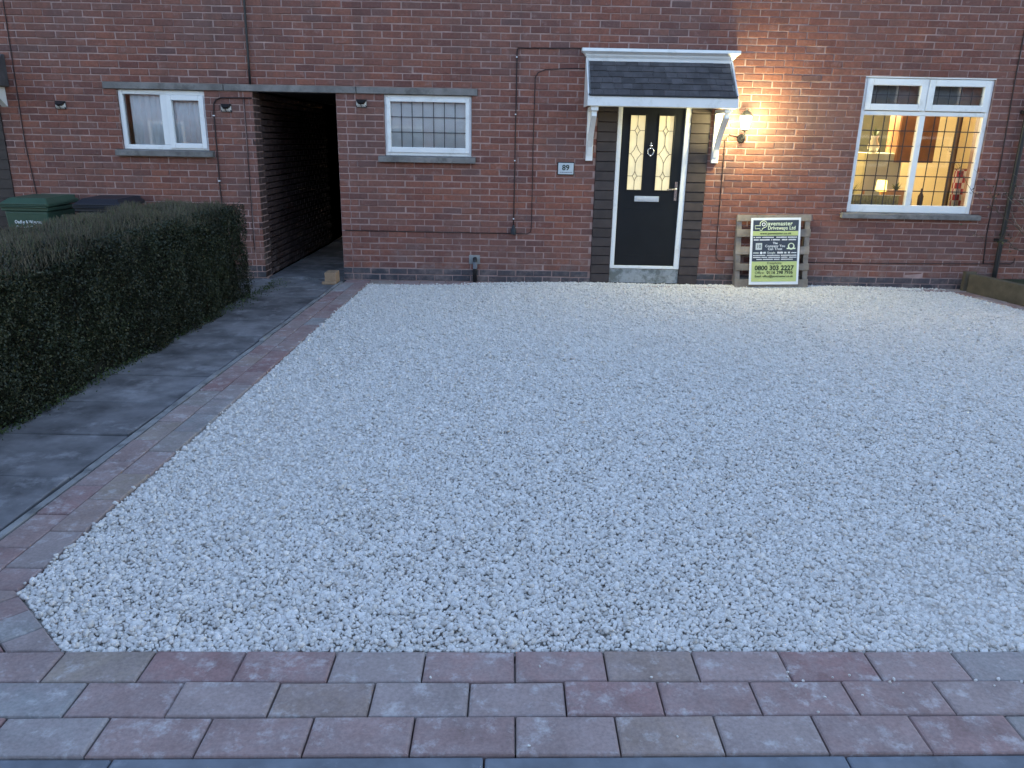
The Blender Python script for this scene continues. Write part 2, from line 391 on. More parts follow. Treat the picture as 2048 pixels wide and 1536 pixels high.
# outside the diagonal: cut blocks that fill the corner
for k in range(7):
    x0 = -2.70+.159*k; x1 = x0+.159
    for y0 in (2.18, 2.48, 2.78):
        y1 = y0+.30
        poly = [(x0+GAP/2,y0+GAP/2),(x1-GAP/2,y0+GAP/2),(x1-GAP/2,y1-GAP/2),(x0+GAP/2,y1-GAP/2)]
        poly = clip(poly, dgn[0], dgn[1], d_out-GAP/2); poly = clip(poly, .0253, -1, -2.279-.002)
        if len(poly) > 2: piece(poly, .0, .055, .007, 'paver', MAT['paver'], border)
# two rows of stretchers beside the path
for col in range(2):
    y = 2.46+(0 if col == 0 else -.15)
    while y < 9.34:
        y0, y1 = y+GAP/2, min(y+PW, 9.345)-GAP/2
        xa = lambda yy: left_x(yy)-.002-PD*col
        poly = [(xa(y0)-PD+GAP, y0), (xa(y0), y0), (xa(y1), y1), (xa(y1)-PD+GAP, y1)]
        poly = clip(poly, 0, -1, -2.604); poly = clip(poly, -dgn[0], -dgn[1], -d_out)
        if len(poly) > 2: piece(poly, .0, .055, .007, 'paver', MAT['paver'], border)
        y += PW
# the row along the foot of the wall
x = -2.03
while x < 5.5:
    y0, y1 = 9.352, 9.352+PD; z = .0+gz(x, 9.4)
    piece([(x+GAP/2,y0),(x+PW-GAP/2,y0),(x+PW-GAP/2,y1),(x+GAP/2,y1)], z, .055, .007, 'paver', MAT['paver'], border); x += PW
# the row on the right, along the sleepers
y = 9.33
while y > 2.3:
    y1, y0 = y-GAP/2, y-PW+GAP/2; z = gz(5.5, y)-.002
    piece([(right_x(y0)+.004,y0),(right_x(y0)+.004+PD,y0),(right_x(y1)+.004+PD,y1),(right_x(y1)+.004,y1)], z, .055, .007, 'paver', MAT['paver'], border); y -= PW

# kerb along the road
kerb = MB(); kerb.box(-12, 12, 1.0, 1.2, -.2, -.14); kerb = struct(kerb.build('kerb', MAT['kerb']))
ky = lambda x: inner_y(x)-PD*3-.003
for k in range(-5, 7):
    x0 = -.049+1.06*k; x1 = x0+1.06
    piece([(x0+.003,ky(x0)-.13),(x1-.003,ky(x1)-.13),(x1-.003,ky(x1)-.002),(x0+.003,ky(x0)-.002)], -.006, .12, .005, 'kerb_stone', MAT['kerb'], kerb, tilt=.001)

# concrete path beside the hedge
path = MB(); path.add([(-3.02,-1,-.05),(-2.26,-1,-.05),(-2.0,9.55,-.05),(-2.0,17,-.05),(-3.2,17,-.05),(-3.2,9.0,-.05),(-2.9,8.9,-.05)], [(0,1,2,3,4,5,6)])
path = struct(path.build('path', MAT['soil']))
def px(y): return left_x(y)-2*PD-.004
y = 1.85; k = 0
while y < 9.4:
    y0, y1 = y+.004, min(y+.6, 9.53)-.004
    hx = lambda yy: -2.985+(yy-4.23)*.0246
    if y < 8.3:
        piece([(hx(y0)-.05,y0),(px(y0)-.072,y0),(px(y1)-.072,y1),(hx(y1)-.05,y1)], -.012, .05, .006, 'slab', MAT['slab'], path, tilt=.004)
    else:
        piece([(-3.75,y0),(-3.17,y0),(-3.17,y1),(-3.75,y1)], -.014, .05, .006, 'slab', MAT['slab'], path, tilt=.004)
        piece([(-3.162,y0),(px(y0)-.055,y0),(px(y1)-.055,y1),(-3.162,y1)], -.012, .05, .006, 'slab', MAT['slab'], path, tilt=.004)
    y += .6; k += 1
while y < 17:
    piece([(-3.025,y+.004),(-2.065,y+.004),(-2.065,y+.596),(-3.025,y+.596)], -.012, .05, .006, 'slab', MAT['slab'], path, tilt=.003); y += .6
y = 1.9
while y < 9.3:                                                    # narrow edging pieces, a little uneven
    y1 = min(y+.915, 9.42); j = random.uniform(-.006, .004)
    piece([(px(y)-.042+j,y+.003),(px(y)-.002,y+.003),(px(y1)-.002,y1-.003),(px(y1)-.042+j,y1-.003)], random.uniform(-.008,.004), .06, .005, 'edging_stone', MAT['edging'], path, tilt=.003)
    y = y1

# ------------------------------------------------------------------ gravel (one mass of stones)
sp = .0148; pts = []
iy = 0; y = 2.1
while y < 9.52:
    x = -2.0+(sp/2 if iy%2 else 0); xmax = min(right_x(y)+.02, .62*y+2.1)
    xs = np.arange(x, xmax, sp); pts.append(np.stack([xs, np.full_like(xs, y)], 1)); y += sp*.866; iy += 1
P2 = np.concatenate(pts); P2 += rng.normal(0, sp*.20, P2.shape)
lx = -1.884+(P2[:,1]-2.602)*(.155/6.712)
keep = (P2[:,0] > lx+.006) & (P2[:,1] > 2.279+.0253*P2[:,0]+.008) & (P2[:,0]*dgn[0]+P2[:,1]*dgn[1] > d_in+.008)
keep &= (P2[:,0] < 5.40+.2*(9.5-P2[:,1])-.0) | (rng.random(len(P2)) < .3)
cover = 9.345+.17*np.clip((P2[:,0]+1.2)/2.2, 0, 1)                # it spills over the blocks by the wall
keep &= (P2[:,1] < cover) | ((rng.random(len(P2)) < .25) & (P2[:,1] < cover+.02))
P2 = P2[keep]; n = len(P2)
# a thin second scatter of stones lying on top
ex = P2[rng.random(n) < .05]+rng.normal(0, .008, (1,2)); 
bigz = .006*np.sin(P2[:,0]*1.7+1)+.006*np.sin(P2[:,1]*1.3+P2[:,0]*.8)
def gzv(p): return .004*np.clip(p[:,0]+1.7, 0, None)*p[:,1]/9.5
over = np.clip((P2[:,1]-9.35)/.05, 0, 1)*.012
edge = np.clip((P2[:,1]-(2.279+.0253*P2[:,0]))/.10, 0, 1)
z1 = -.012+gzv(P2)+bigz*1.3*edge+rng.normal(0, .0036, n)+over-.003*(1-edge)
z2 = .001+gzv(ex)+1.3*(.006*np.sin(ex[:,0]*1.7+1)+.006*np.sin(ex[:,1]*1.3+ex[:,0]*.8))*np.clip((ex[:,1]-(2.279+.0253*ex[:,0]))/.10, 0, 1)+rng.normal(0, .003, len(ex))
# stray stones on the pavers
st = np.array([(1.05+rng.uniform(-.7,.9), inner_y(1.0)-PD+rng.normal(0,.02)) for _ in range(14)]+[(rng.uniform(-1.2,1.6), 2.28-rng.uniform(.01,.45)) for _ in range(10)])
stz = np.full(len(st), .004)
ALLP = np.concatenate([np.column_stack([P2, z1]), np.column_stack([ex, z2]), np.column_stack([st, stz])])
N_ = len(ALLP)
me = bpy.data.meshes.new('gravel'); me.vertices.add(N_); me.vertices.foreach_set('co', ALLP.astype(np.float32).ravel())
rad = np.clip(rng.lognormal(math.log(.0087), .25, N_), .0052, .0175); rad[-len(st):] = rng.uniform(.003,.0055,len(st))
scl = rad[:,None]*np.column_stack([rng.uniform(.95,1.35,N_), rng.uniform(.75,1.05,N_), rng.uniform(.68,1.0,N_)])
rot = np.column_stack([rng.normal(0,.45,N_), rng.normal(0,.45,N_), rng.uniform(0,6.283,N_)])
for nm, arr in (('scl', scl), ('rot', rot)):
    a = me.attributes.new(nm, 'FLOAT_VECTOR', 'POINT'); a.data.foreach_set('vector', arr.astype(np.float32).ravel())
a = me.attributes.new('pick', 'INT', 'POINT'); a.data.foreach_set('value', rng.integers(0, 9, N_).astype(np.int32))
gravel = bpy.data.objects.new('gravel', me); COL.objects.link(gravel); me.materials.append(MAT['stone'])
struct(gravel, 'stuff', 'pale grey limestone chippings spread over the whole front drive')
gravel['category'] = 'gravel'
ng = bpy.data.node_groups.new('gravel', 'GeometryNodeTree')
ng.interface.new_socket('Geometry', in_out='INPUT', socket_type='NodeSocketGeometry'); ng.interface.new_socket('Geometry', in_out='OUTPUT', socket_type='NodeSocketGeometry')
NN, LL = ng.nodes, ng.links
gi, go = NN.new('NodeGroupInput'), NN.new('NodeGroupOutput')
jn = NN.new('GeometryNodeJoinGeometry')
for i in range(9):
    ic = NN.new('GeometryNodeMeshIcoSphere'); ic.inputs['Subdivisions'].default_value = 3; ic.inputs['Radius'].default_value = 1.0
    nz = NN.new('ShaderNodeTexNoise'); nz.noise_dimensions = '4D'; nz.inputs['W'].default_value = i*7.3; nz.inputs['Scale'].default_value = .85; nz.inputs['Detail'].default_value = 1.5
    vo = NN.new('ShaderNodeTexVoronoi'); vo.voronoi_dimensions = '4D'; vo.inputs['W'].default_value = i*3.1; vo.inputs['Scale'].default_value = .8
    nm = NN.new('GeometryNodeInputNormal')
    mt = NN.new('ShaderNodeMath'); mt.operation = 'MULTIPLY_ADD'; mt.inputs[1].default_value = 1.15; mt.inputs[2].default_value = -.35; LL.new(nz.outputs['Fac'], mt.inputs[0])
    m2 = NN.new('ShaderNodeMath'); m2.operation = 'MULTIPLY_ADD'; m2.inputs[1].default_value = -.5; LL.new(vo.outputs['Distance'], m2.inputs[0]); LL.new(mt.outputs[0], m2.inputs[2])
    vm = NN.new('ShaderNodeVectorMath'); vm.operation = 'SCALE'; LL.new(nm.outputs[0], vm.inputs[0]); LL.new(m2.outputs[0], vm.inputs['Scale'])
    spn = NN.new('GeometryNodeSetPosition'); LL.new(ic.outputs['Mesh'], spn.inputs['Geometry']); LL.new(vm.outputs[0], spn.inputs['Offset'])
    ss = NN.new('GeometryNodeSetShadeSmooth'); LL.new(spn.outputs[0], ss.inputs['Geometry'])
    sm = NN.new('GeometryNodeSetMaterial'); sm.inputs['Material'].default_value = MAT['stone']; LL.new(ss.outputs[0], sm.inputs['Geometry'])
    ti = NN.new('GeometryNodeGeometryToInstance'); LL.new(sm.outputs[0], ti.inputs[0]); LL.new(ti.outputs[0], jn.inputs[0])
def attr(nm, t):
    a = NN.new('GeometryNodeInputNamedAttribute'); a.data_type = t; a.inputs['Name'].default_value = nm; return a.outputs['Attribute']
iop = NN.new('GeometryNodeInstanceOnPoints'); iop.inputs['Pick Instance'].default_value = True
LL.new(gi.outputs[0], iop.inputs['Points']); LL.new(jn.outputs[0], iop.inputs['Instance'])
LL.new(attr('pick', 'INT'), iop.inputs['Instance Index']); LL.new(attr('scl', 'FLOAT_VECTOR'), iop.inputs['Scale'])
e2r = NN.new('FunctionNodeEulerToRotation'); LL.new(attr('rot', 'FLOAT_VECTOR'), e2r.inputs[0]); LL.new(e2r.outputs[0], iop.inputs['Rotation'])
LL.new(iop.outputs[0], go.inputs[0])
gm = gravel.modifiers.new('stones', 'NODES'); gm.node_group = ng

# ------------------------------------------------------------------ the two houses
HOUSE_SPLIT = -3.03
houseL = thing('terraced_house', 'red brick house left of the dark passage, with a two light white window', 'house', (-4.5, WALL, 0), 'houses of the brick terrace')
houseR = thing('terraced_house', 'red brick house with black front door, slate canopy and lit window', 'house', (1.6, WALL, 0), 'houses of the brick terrace')
def under(o, p):                                   # parent while keeping world-space mesh coordinates
    o.parent = p; o.matrix_parent_inverse = p.matrix_world.inverted() if p.type != 'EMPTY' else Matrix.Translation(-p.location)
    return o
def part(mb, name, mat, parent, **kw): return under(mb.build(name, mat, None, **kw), parent)

OPEN = [(-4.61,-3.59,1.505,2.175), (-4.68,-3.53,1.43,1.505), (-4.75,-.41,2.175,2.25),      # left window, sill, lintel band
        (-3.03,-2.06,-1,2.175), (-1.505,-.478,1.49,2.175), (-1.58,-.43,1.415,1.49),
        (1.0,2.33,-1,2.13), (4.075,5.59,.935,2.475), (4.005,5.69,.865,.935),
        (-7.2,-5.99,-1,2.2)]
def subtract(r, openings):
    rs = [r]
    for o in openings:
        nr = []
        for a in rs:
            x0, x1, z0, z1 = a; ox0, ox1, oz0, oz1 = o
            if ox1 <= x0 or ox0 >= x1 or oz1 <= z0 or oz0 >= z1: nr.append(a); continue
            if oz0 > z0: nr.append((x0, x1, z0, oz0))
            if oz1 < z1: nr.append((x0, x1, oz1, z1))
            zz0, zz1 = max(z0, oz0), min(z1, oz1)
            if ox0 > x0: nr.append((x0, ox0, zz0, zz1))
            if ox1 < x1: nr.append((ox1, x1, zz0, zz1))
        rs = nr
    return rs
# mortar wall behind the bricks
def mortar_wall(x0, x1, zt, openings):
    zs = sorted({-.3, zt}|{z for o in openings for z in o[2:] if -.3 < z < zt})
    mb = MB()
    for a, b in zip(zs, zs[1:]):
        zc = (a+b)/2; cuts = sorted([(max(o[0], x0), min(o[1], x1)) for o in openings if o[2] < zc < o[3] and o[1] > x0 and o[0] < x1])
        x = x0
        for c0, c1 in cuts:
            if c0 > x: mb.box(x, c0, WALL+.0065, WALL+.26, a, b)
            x = max(x, c1)
        if x < x1: mb.box(x, x1, WALL+.0065, WALL+.26, a, b)
    return mb
ZT, XL, XR = 5.4, -9.0, 9.0
wallL = part(mortar_wall(XL, HOUSE_SPLIT, ZT, OPEN), 'wall', MAT['mortar'], houseL)
wallR = part(mortar_wall(HOUSE_SPLIT, XR, ZT, OPEN), 'wall', MAT['mortar'], houseR)

def brick_geo(w, h, d=.04, ch=.004, jit=.0015, r=random):
    """front face at y=0, going back to y=d; centred in x,z"""
    a, b = w/2, h/2; J = lambda: r.uniform(-jit, jit)
    back = [(-a,d,-b),(a,d,-b),(a,d,b),(-a,d,b)]; mid = [(-a+J(),ch,-b+J()),(a+J(),ch,-b+J()),(a+J(),ch,b+J()),(-a+J(),ch,b+J())]
    fr = [(-a+ch+J(),J()*.6,-b+ch+J()),(a-ch+J(),J()*.6,-b+ch+J()),(a-ch+J(),J()*.6,b-ch+J()),(-a+ch+J(),J()*.6,b-ch+J())]
    f = []
    for k in range(2):
        for i in range(4): f.append((k*4+i, k*4+(i+1)%4, (k+1)*4+(i+1)%4, (k+1)*4+i))
    f.append((8,9,10,11)); return back+mid+fr, f
FULLW, FULLH = .213, .0635
variants = []
for k in range(10):
    mb = MB(); mb.add(*brick_geo(FULLW, FULLH)); me_ = mb.mesh('brick'); me_.materials.append(MAT['brick']); variants.append(me_)
plv = []
for k in range(4):
    mb = MB(); mb.add(*brick_geo(FULLW, FULLH)); me_ = mb.mesh('brick'); me_.materials.append(MAT['plinth']); plv.append(me_)
def phase(n): return .075 if n%2 else .1875
singles = {0: [], 1: []}; rest = {0: MB(), 1: MB()}; plin = {0: [], 1: []}; plrest = {0: MB(), 1: MB()}
def inview(x, z):
    p = Vector((x, WALL, z))-Vector((0,0,CAM_Z)); d = p.dot(fwd)
    return abs(p.dot(rt)/d)*1540.7 < 1018 and abs(p.dot(up)/d)*1540.7 < 762, d
SPLITS = [(-1.94, 2.17), (-3.14, 2.17)]
for n in range(-1, 53):
    z0 = n*.075+.006; z1 = z0+FULLH
    k0 = int((-8.0-phase(n))/.225)-1
    for k in range(k0, k0+74):
        x0 = phase(n)+k*.225+.006; x1 = x0+FULLW
        xc = (x0+x1)/2; dx, dz = random.uniform(-.004,.004), random.uniform(-.002,.002)+.0022*math.sin(xc*.9+n*.5); dy = random.gauss(0,.0020)
        cells = subtract((x0, x1, z0, z1), OPEN)
        for sxx, szz in SPLITS:
            nc = []
            for c in cells:
                if c[0] < sxx-.02 and c[1] > sxx+.02 and c[3] < szz: nc += [(c[0], sxx-.006, c[2], c[3]), (sxx+.006, c[1], c[2], c[3])]
                else: nc.append(c)
            cells = nc
        for c in cells:
            w, h = c[1]-c[0], c[3]-c[2]
            if w < .02 or h < .012: continue
            side = 0 if (c[0]+c[1])/2 < HOUSE_SPLIT else 1
            full = abs(w-FULLW) < 1e-6 and abs(h-FULLH) < 1e-6
            cx_, cz_ = (c[0]+c[1])/2+(dx if full else 0), (c[2]+c[3])/2+(dz if full else 0)
            pl = cz_ < .15
            vis, d = inview(cx_, cz_)
            if full and vis:
                (plin if pl else singles)[side].append((d, cx_, cz_, dy)); continue
            v, f = brick_geo(w, h); (plrest if pl else rest)[side].add([(p[0]+cx_, p[1]+WALL+dy, p[2]+cz_) for p in v], f)
for side, wall_ in ((0, wallL), (1, wallR)):
    ss_ = sorted(singles[side]); vis300 = ss_[:300-len(plin[side])]
    for d, x, z, dy in vis300:
        o = bpy.data.objects.new('brick', random.choice(variants)); COL.objects.link(o); o.location = (x, WALL+dy, z); under(o, wall_)
    for d, x, z, dy in ss_[300-len(plin[side]):]:
        v, f = brick_geo(FULLW, FULLH); rest[side].add([(p[0]+x, p[1]+WALL+dy, p[2]+z) for p in v], f)
    for d, x, z, dy in plin[side]:
        o = bpy.data.objects.new('brick', random.choice(plv)); COL.objects.link(o); o.location = (x, WALL+dy, z); under(o, wall_)
    o = part(rest[side], 'brickwork', MAT['brick'], wall_); o['kind'] = 'stuff'
    if plrest[side].v:
        o = part(plrest[side], 'plinth_brickwork', MAT['plinth'], wall_); o['kind'] = 'stuff'
# shells, so that the rooms behind are closed and the eaves stand up against the sky
for h, a, b in ((houseL, XL, -3.03), (houseR, -2.06, XR)):
    mb = MB(); D = 17.0
    mb.box(a, a+.1, WALL+.27, D, -.3, ZT); mb.box(b-.1, b, WALL+.27, D, -.3, ZT); mb.box(a+.1, b-.1, D, D+.1, -.3, ZT); mb.box(a+.1, b-.1, WALL+.27, D, 2.62, 2.74)
    part(mb, 'inner_wall', MAT['render_in'], h)
    r = MB(); a2 = a if h is houseL else -3.03
    r.prism_x([(WALL-.35,ZT-.05),(D+.35,ZT-.05),((WALL+D)/2,ZT+2.6)], a2-.02, b+.02 if h is houseR else b-.005); part(r, 'roof', MAT['roof'], h)
# passage between them: brick cheeks, ceiling and a dark gate at the far end
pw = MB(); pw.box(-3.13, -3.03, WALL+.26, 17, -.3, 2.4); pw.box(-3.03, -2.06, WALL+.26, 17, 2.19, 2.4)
part(pw, 'passage_wall', MAT['shaded_mortar'], houseL)
pw = MB(); pw.box(-2.06, -1.97, WALL+.27, 17, -.3, 2.18); part(pw, 'passage_wall', MAT['shaded_mortar'], houseR)
gate = MB()
for k in range(8): gate.box(-3.02+.119*k, -3.02+.119*k+.113, 14.0, 14.025, .02, 2.1)
for zz in (.35, 1.1, 1.85): gate.box(-3.02, -2.07, 14.025, 14.06, zz, zz+.09)
part(gate, 'passage_gate', MAT['dark_wood'], houseR)
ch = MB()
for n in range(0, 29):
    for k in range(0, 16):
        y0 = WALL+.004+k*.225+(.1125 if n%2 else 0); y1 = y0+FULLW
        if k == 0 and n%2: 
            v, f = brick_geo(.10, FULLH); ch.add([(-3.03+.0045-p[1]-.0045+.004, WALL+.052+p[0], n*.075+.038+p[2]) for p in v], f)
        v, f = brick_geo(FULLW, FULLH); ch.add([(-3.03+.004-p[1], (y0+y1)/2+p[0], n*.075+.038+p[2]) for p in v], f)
o = part(ch, 'brickwork', MAT['shaded'], houseL.children[[c.name.split('.')[0] for c in houseL.children].index('passage_wall')]); o['kind'] = 'stuff'

# lintels
for a, b, h in ((-4.75,-3.355,houseL), (-3.35,-1.82,houseR), (-1.815,-.41,houseR)):
    mb = MB(); mb.box(a, b-.003, WALL-.022, WALL+.2, 2.1755, 2.2475); part(mb, 'lintel', MAT['concrete'], h, bevel=.004)

# houses across the road, behind the camera: added unseen, to block the low yellow sky and show in the window glass
for k, (hx0, lab) in enumerate(((-19.5, 'brick house across the road to the left of the drive'), (-6.2, 'brick house across the road facing the drive'), (7.1, 'brick house across the road to the right of the drive'))):
    t = thing('opposite_house', lab, 'house', (hx0+6, -16, 0), 'houses across the road')
    part(MB().box(hx0, hx0+12.4, -23, -15, -.1, 5.3), 'wall', MAT['brick'], t)
    part(MB().prism_x([(-23.5,5.25),(-14.5,5.25),(-19,8.6)], hx0-.2, hx0+12.6), 'roof', MAT['roof'], t)
    for wx_ in (1.0, 4.2, 7.4, 10.0):
        for wz_ in (.9, 3.3):
            part(MB().box(hx0+wx_, hx0+wx_+1.5, -14.99, -14.95, wz_, wz_+1.25), 'window', MAT['upvc'], t); part(MB().box(hx0+wx_+.1, hx0+wx_+1.4, -14.948, -14.94, wz_+.1, wz_+1.15), 'pane', MAT['lead'], t)
    part(MB().box(hx0+3.0, hx0+3.95, -14.99, -14.94, .0, 2.05), 'door', MAT['dark_wood'], t)

# ---- windows
def wx(x, y): return x*y/WALL
def wz(z, y): return CAM_Z+(z-CAM_Z)*y/WALL
def sill(parent, x0, x1, z0, z1):
    mb = MB(); mb.prism_x([(WALL-.065,z0),(WALL+.1,z0),(WALL+.1,z1+.012),(WALL-.065,z1-.01)], x0, x1); return under(mb.build('sill', MAT['concrete'], None, bevel=.004), parent)
YF = WALL+.03
def bars(name, rects, parent, y0, y1, mat=None, bevel=.006):
    mb = MB()
    for x0, x1, z0, z1 in rects: mb.box(x0, x1, y0, y1, z0, z1)
    return under(mb.build(name, mat or MAT['upvc'], None, bevel=bevel), parent)
def ringrects(x0, x1, z0, z1, w, wb=None):
    wb = wb or w
    return [(x0,x0+w,z0,z1), (x1-w,x1,z0,z1), (x0+w,x1-w,z1-w,z1), (x0+w,x1-w,z0,z0+wb)]
def pane(parent, x0, x1, z0, z1, y, mat=None):
    mb = MB(); mb.box(x0, x1, y, y+.004, z0, z1); return under(mb.build('pane', mat or MAT['glass'], None), parent)
def leads(parent, x0, x1, z0, z1, y, vx, hz, w=.0075):
    mb = MB()
    for x in vx: mb.box(x-w/2, x+w/2, y-.0035, y-.0005, z0, z1)
    for z in hz: mb.box(x0, x1, y-.0048, y-.001, z-w/2, z+w/2)
    return under(mb.build('leading', MAT['lead'], None), parent)
def curtain(parent, name, x0, x1, z0, z1, y, mat, waves=9, amp=.012, seed=0):
    n = 90; v = []; f = []; r = random.Random(seed); ph = [r.uniform(0,6) for _ in range(3)]
    for i in range(n+1):
        t = i/n; x = x0+(x1-x0)*t; dy = amp*(math.sin(waves*6.283*t+ph[0])+.5*math.sin(waves*2.3*6.283*t+ph[1]))
        v += [(x, y+dy, z0), (x, y+dy*.7, z1)]
    for i in range(n): f.append((2*i, 2*i+2, 2*i+3, 2*i+1))
    mb = MB(); mb.add(v, f); o = under(mb.build(name, mat, None, smooth=True), parent)
    s = o.modifiers.new('thick', 'SOLIDIFY'); s.thickness = .002; return o

# left house: two-light window with a net curtain
wL = part(MB().box(-4.605, -3.595, WALL+.095, WALL+.105, 1.51, 1.53), 'window', MAT['gasket'], houseL)
bars('frame', ringrects(-4.605,-3.595,1.507,2.172,.052)+[(-4.122,-4.03,1.56,2.12)], wL, YF, YF+.07)
bars('sash', ringrects(-4.045,-3.612,1.525,2.118,.058), wL, YF-.018, YF+.045)
pane(wL, -4.555, -4.12, 1.555, 2.122, YF+.03); pane(wL, -3.99, -3.668, 1.58, 2.062, YF+.02)
bars('vent', [(-4.32,-4.05,2.137,2.152)], wL, YF-.008, YF+.001, bevel=.003)
curtain(wL, 'net_curtain', -4.50, -3.60, 1.52, 2.16, YF+.062, MAT['net'], 11, .008, 3)
sill(wL, -4.68, -3.53, 1.432, 1.503)
# middle window of number 89, leaded, pale blind behind
wM = part(MB().box(-1.50, -.483, WALL+.095, WALL+.105, 1.50, 1.52), 'window', MAT['gasket'], houseR)
bars('frame', ringrects(-1.502,-.481,1.492,2.172,.040,.045), wM, YF, YF+.07)
bars('sash', ringrects(-1.478,-.505,1.527,2.142,.046,.062), wM, YF-.018, YF+.045)
mx0, mx1, mz0, mz1 = -1.434, -.549, 1.588, 2.098
pane(wM, mx0, mx1, mz0, mz1, YF+.02)
leads(wM, mx0, mx1, mz0, mz1, YF+.02, [mx0+(mx1-mx0)*k/7 for k in range(1,7)], [mz0+(mz1-mz0)*k/3 for k in (1,2)])
curtain(wM, 'blind', mx0-.03, mx1+.03, mz0-.02, mz1+.02, YF+.038, MAT['blind'], 3, .002, 5)
sill(wM, -1.58, -.43, 1.417, 1.488)
# kitchen window
wR = part(MB().box(4.08, 5.585, WALL+.095, WALL+.105, .94, .96), 'window', MAT['gasket'], houseR)
bars('frame', ringrects(4.078,5.587,.937,2.458,.050,.088)+[(4.785,4.853,1.025,2.05),(4.128,5.537,2.052,2.098),(4.80,4.845,2.098,2.408)], wR, YF, YF+.07)
bars('frame_trim', [(4.06,5.60,2.461,2.475)], wR, YF-.022, YF+.06, bevel=.002)
for a, b in ((4.110,4.815), (4.832,5.555)):
    s = bars('sash', ringrects(a, b, 2.106, 2.452, .072), wR, YF-.018, YF+.045)
    x0, x1, z0, z1 = a+.072, b-.072, 2.178, 2.38
    pane(s, x0, x1, z0, z1, YF+.02); leads(s, x0, x1, z0, z1, YF+.02, [x0+(x1-x0)*(k-.5)/4.4 for k in range(1,5)], [z0+.10])
for a, b in ((4.122,4.79), (4.848,5.542)):
    pane(wR, a, b, 1.02, 2.055, YF+.035)
    leads(wR, a, b, 1.02, 2.055, YF+.035, [a+(b-a)*k/5 for k in range(1,5)], [1.02+1.035*k/6 for k in range(1,6)], .0115)
sill(wR, 4.005, 5.69, .867, .932)

# ---- front door
door = part(MB().box(1.24, 2.10, WALL+.045, WALL+.10, .195, 2.13), 'front_door', MAT['door'], houseR)
bars('door_frame', [(1.237,1.290,.20,2.13), (2.030,2.098,.20,2.13), (1.290,2.030,.20,.236), (1.290,2.030,2.09,2.13)], door, WALL+.0, WALL+.044)
leaf = MB()
LX0, LX1, LZ0, LZ1 = 1.292, 2.028, .238, 2.088
gl = [(1.392,1.566), (1.728,1.902)]; GZ0, GZ1 = 1.147, 1.998
xs_ = [LX0, gl[0][0], gl[0][1], gl[1][0], gl[1][1], LX1]
for i in range(5):
    if i in (1, 3):
        leaf.box(xs_[i], xs_[i+1], WALL+.018, WALL+.044, LZ0, GZ0); leaf.box(xs_[i], xs_[i+1], WALL+.018, WALL+.044, GZ1, LZ1)
    else: leaf.box(xs_[i], xs_[i+1], WALL+.018, WALL+.044, LZ0, LZ1)
under(leaf.build('door_leaf', MAT['door'], None), door)
for a, b in gl:
    pn = pane(door, a, b, GZ0, GZ1, WALL+.030, MAT['door_glow'])
    bars('glazing_bead', ringrects(a-.014, b+.014, GZ0-.014, GZ1+.014, .016), door, WALL+.011, WALL+.022, MAT['door'], .004)
    mb = MB(); yy = WALL+.028; cx = (a+b)/2; H = GZ1-GZ0
    def strip(p, q, w=.0052):
        p, q = Vector((p[0],0,p[1])), Vector((q[0],0,q[1])); d = (q-p).normalized(); nrm = Vector((-d.z,0,d.x))*w/2
        c = [p-nrm, q-nrm, q+nrm, p+nrm]; mb.add([(k.x, yy-.003, k.z) for k in c]+[(k.x, yy+.001, k.z) for k in c], [(0,1,2,3),(0,4,5,1),(1,5,6,2),(2,6,7,3),(3,7,4,0)])
    zs = [GZ0+H*.80, GZ0+H*.49, GZ0+H*.19]; hw = [.030,.062,.030]; hh = [.060,.105,.055]
    prev = GZ1
    for z, w_, h_ in zip(zs, hw, hh):
        strip((cx, prev), (cx, z+h_)); prev = z-h_
        for k in range(4):                                   # concave-sided diamonds
            sx, sz = ((1,1),(1,-1),(-1,-1),(-1,1))[k]
            strip((cx, z+sz*h_), (cx+sx*w_*.42, z+sz*h_*.42)); strip((cx+sx*w_*.42, z+sz*h_*.42), (cx+sx*w_, z))
        strip((a, z), (cx-w_, z)); strip((cx+w_, z), (b, z))
    strip((cx, prev), (cx, GZ0))
    under(mb.build('leading', MAT['lead'], None), door)
bars('door_moulding', [(1.40,1.60,.925,.935),(1.70,1.90,.925,.935),(1.40,1.60,.36,.37),(1.70,1.90,.36,.37)], door, WALL+.0155, WALL+.0185, MAT['door'], .002)
mb = MB(); mb.box(1.492,1.788,WALL+.004,WALL+.018,1.012,1.077); mb.box(1.512,1.768,WALL-.002,WALL+.005,1.030,1.062); under(mb.build('letterbox', MAT['steel'], None, bevel=.004), door)
mb = MB(); mb.lathe([(.012,WALL-.004),(.022,WALL+.018)], (1.647,0,1.66), 12, 'y'); mb.tube([(1.647+.036*math.sin(a), WALL-.002, 1.592+.042*math.cos(a)) for a in [k*6.283/18 for k in range(19)]], .0065, 8)
mb.tube([(1.647, WALL-.001, 1.665),(1.647, WALL-.001, 1.70)], .007, 8); mb.lathe([(.010,WALL-.012),(.012,WALL+.018)], (1.647,0,1.545), 10, 'y'); under(mb.build('knocker', MAT['chrome'], None, smooth=True), door)
mb = MB(); mb.box(1.968,2.0,WALL+.008,WALL+.0185,1.03,1.25); mb.tube([(1.985,WALL+.01,1.168),(1.985,WALL-.03,1.168),(1.97,WALL-.038,1.168),(1.868,WALL-.036,1.16)], .009, 8); under(mb.build('door_handle', MAT['chrome'], None), door)
mb = MB(); mb.box(1.238,2.097,WALL+.012,WALL+.1,.02,.196); under(mb.build('door_step', pm('mildewed white board', (.40,.41,.41), .8, .3, 6, .3, dirt=((.10,.11,.095), 6, .44, .85)), None, bevel=.004), door)
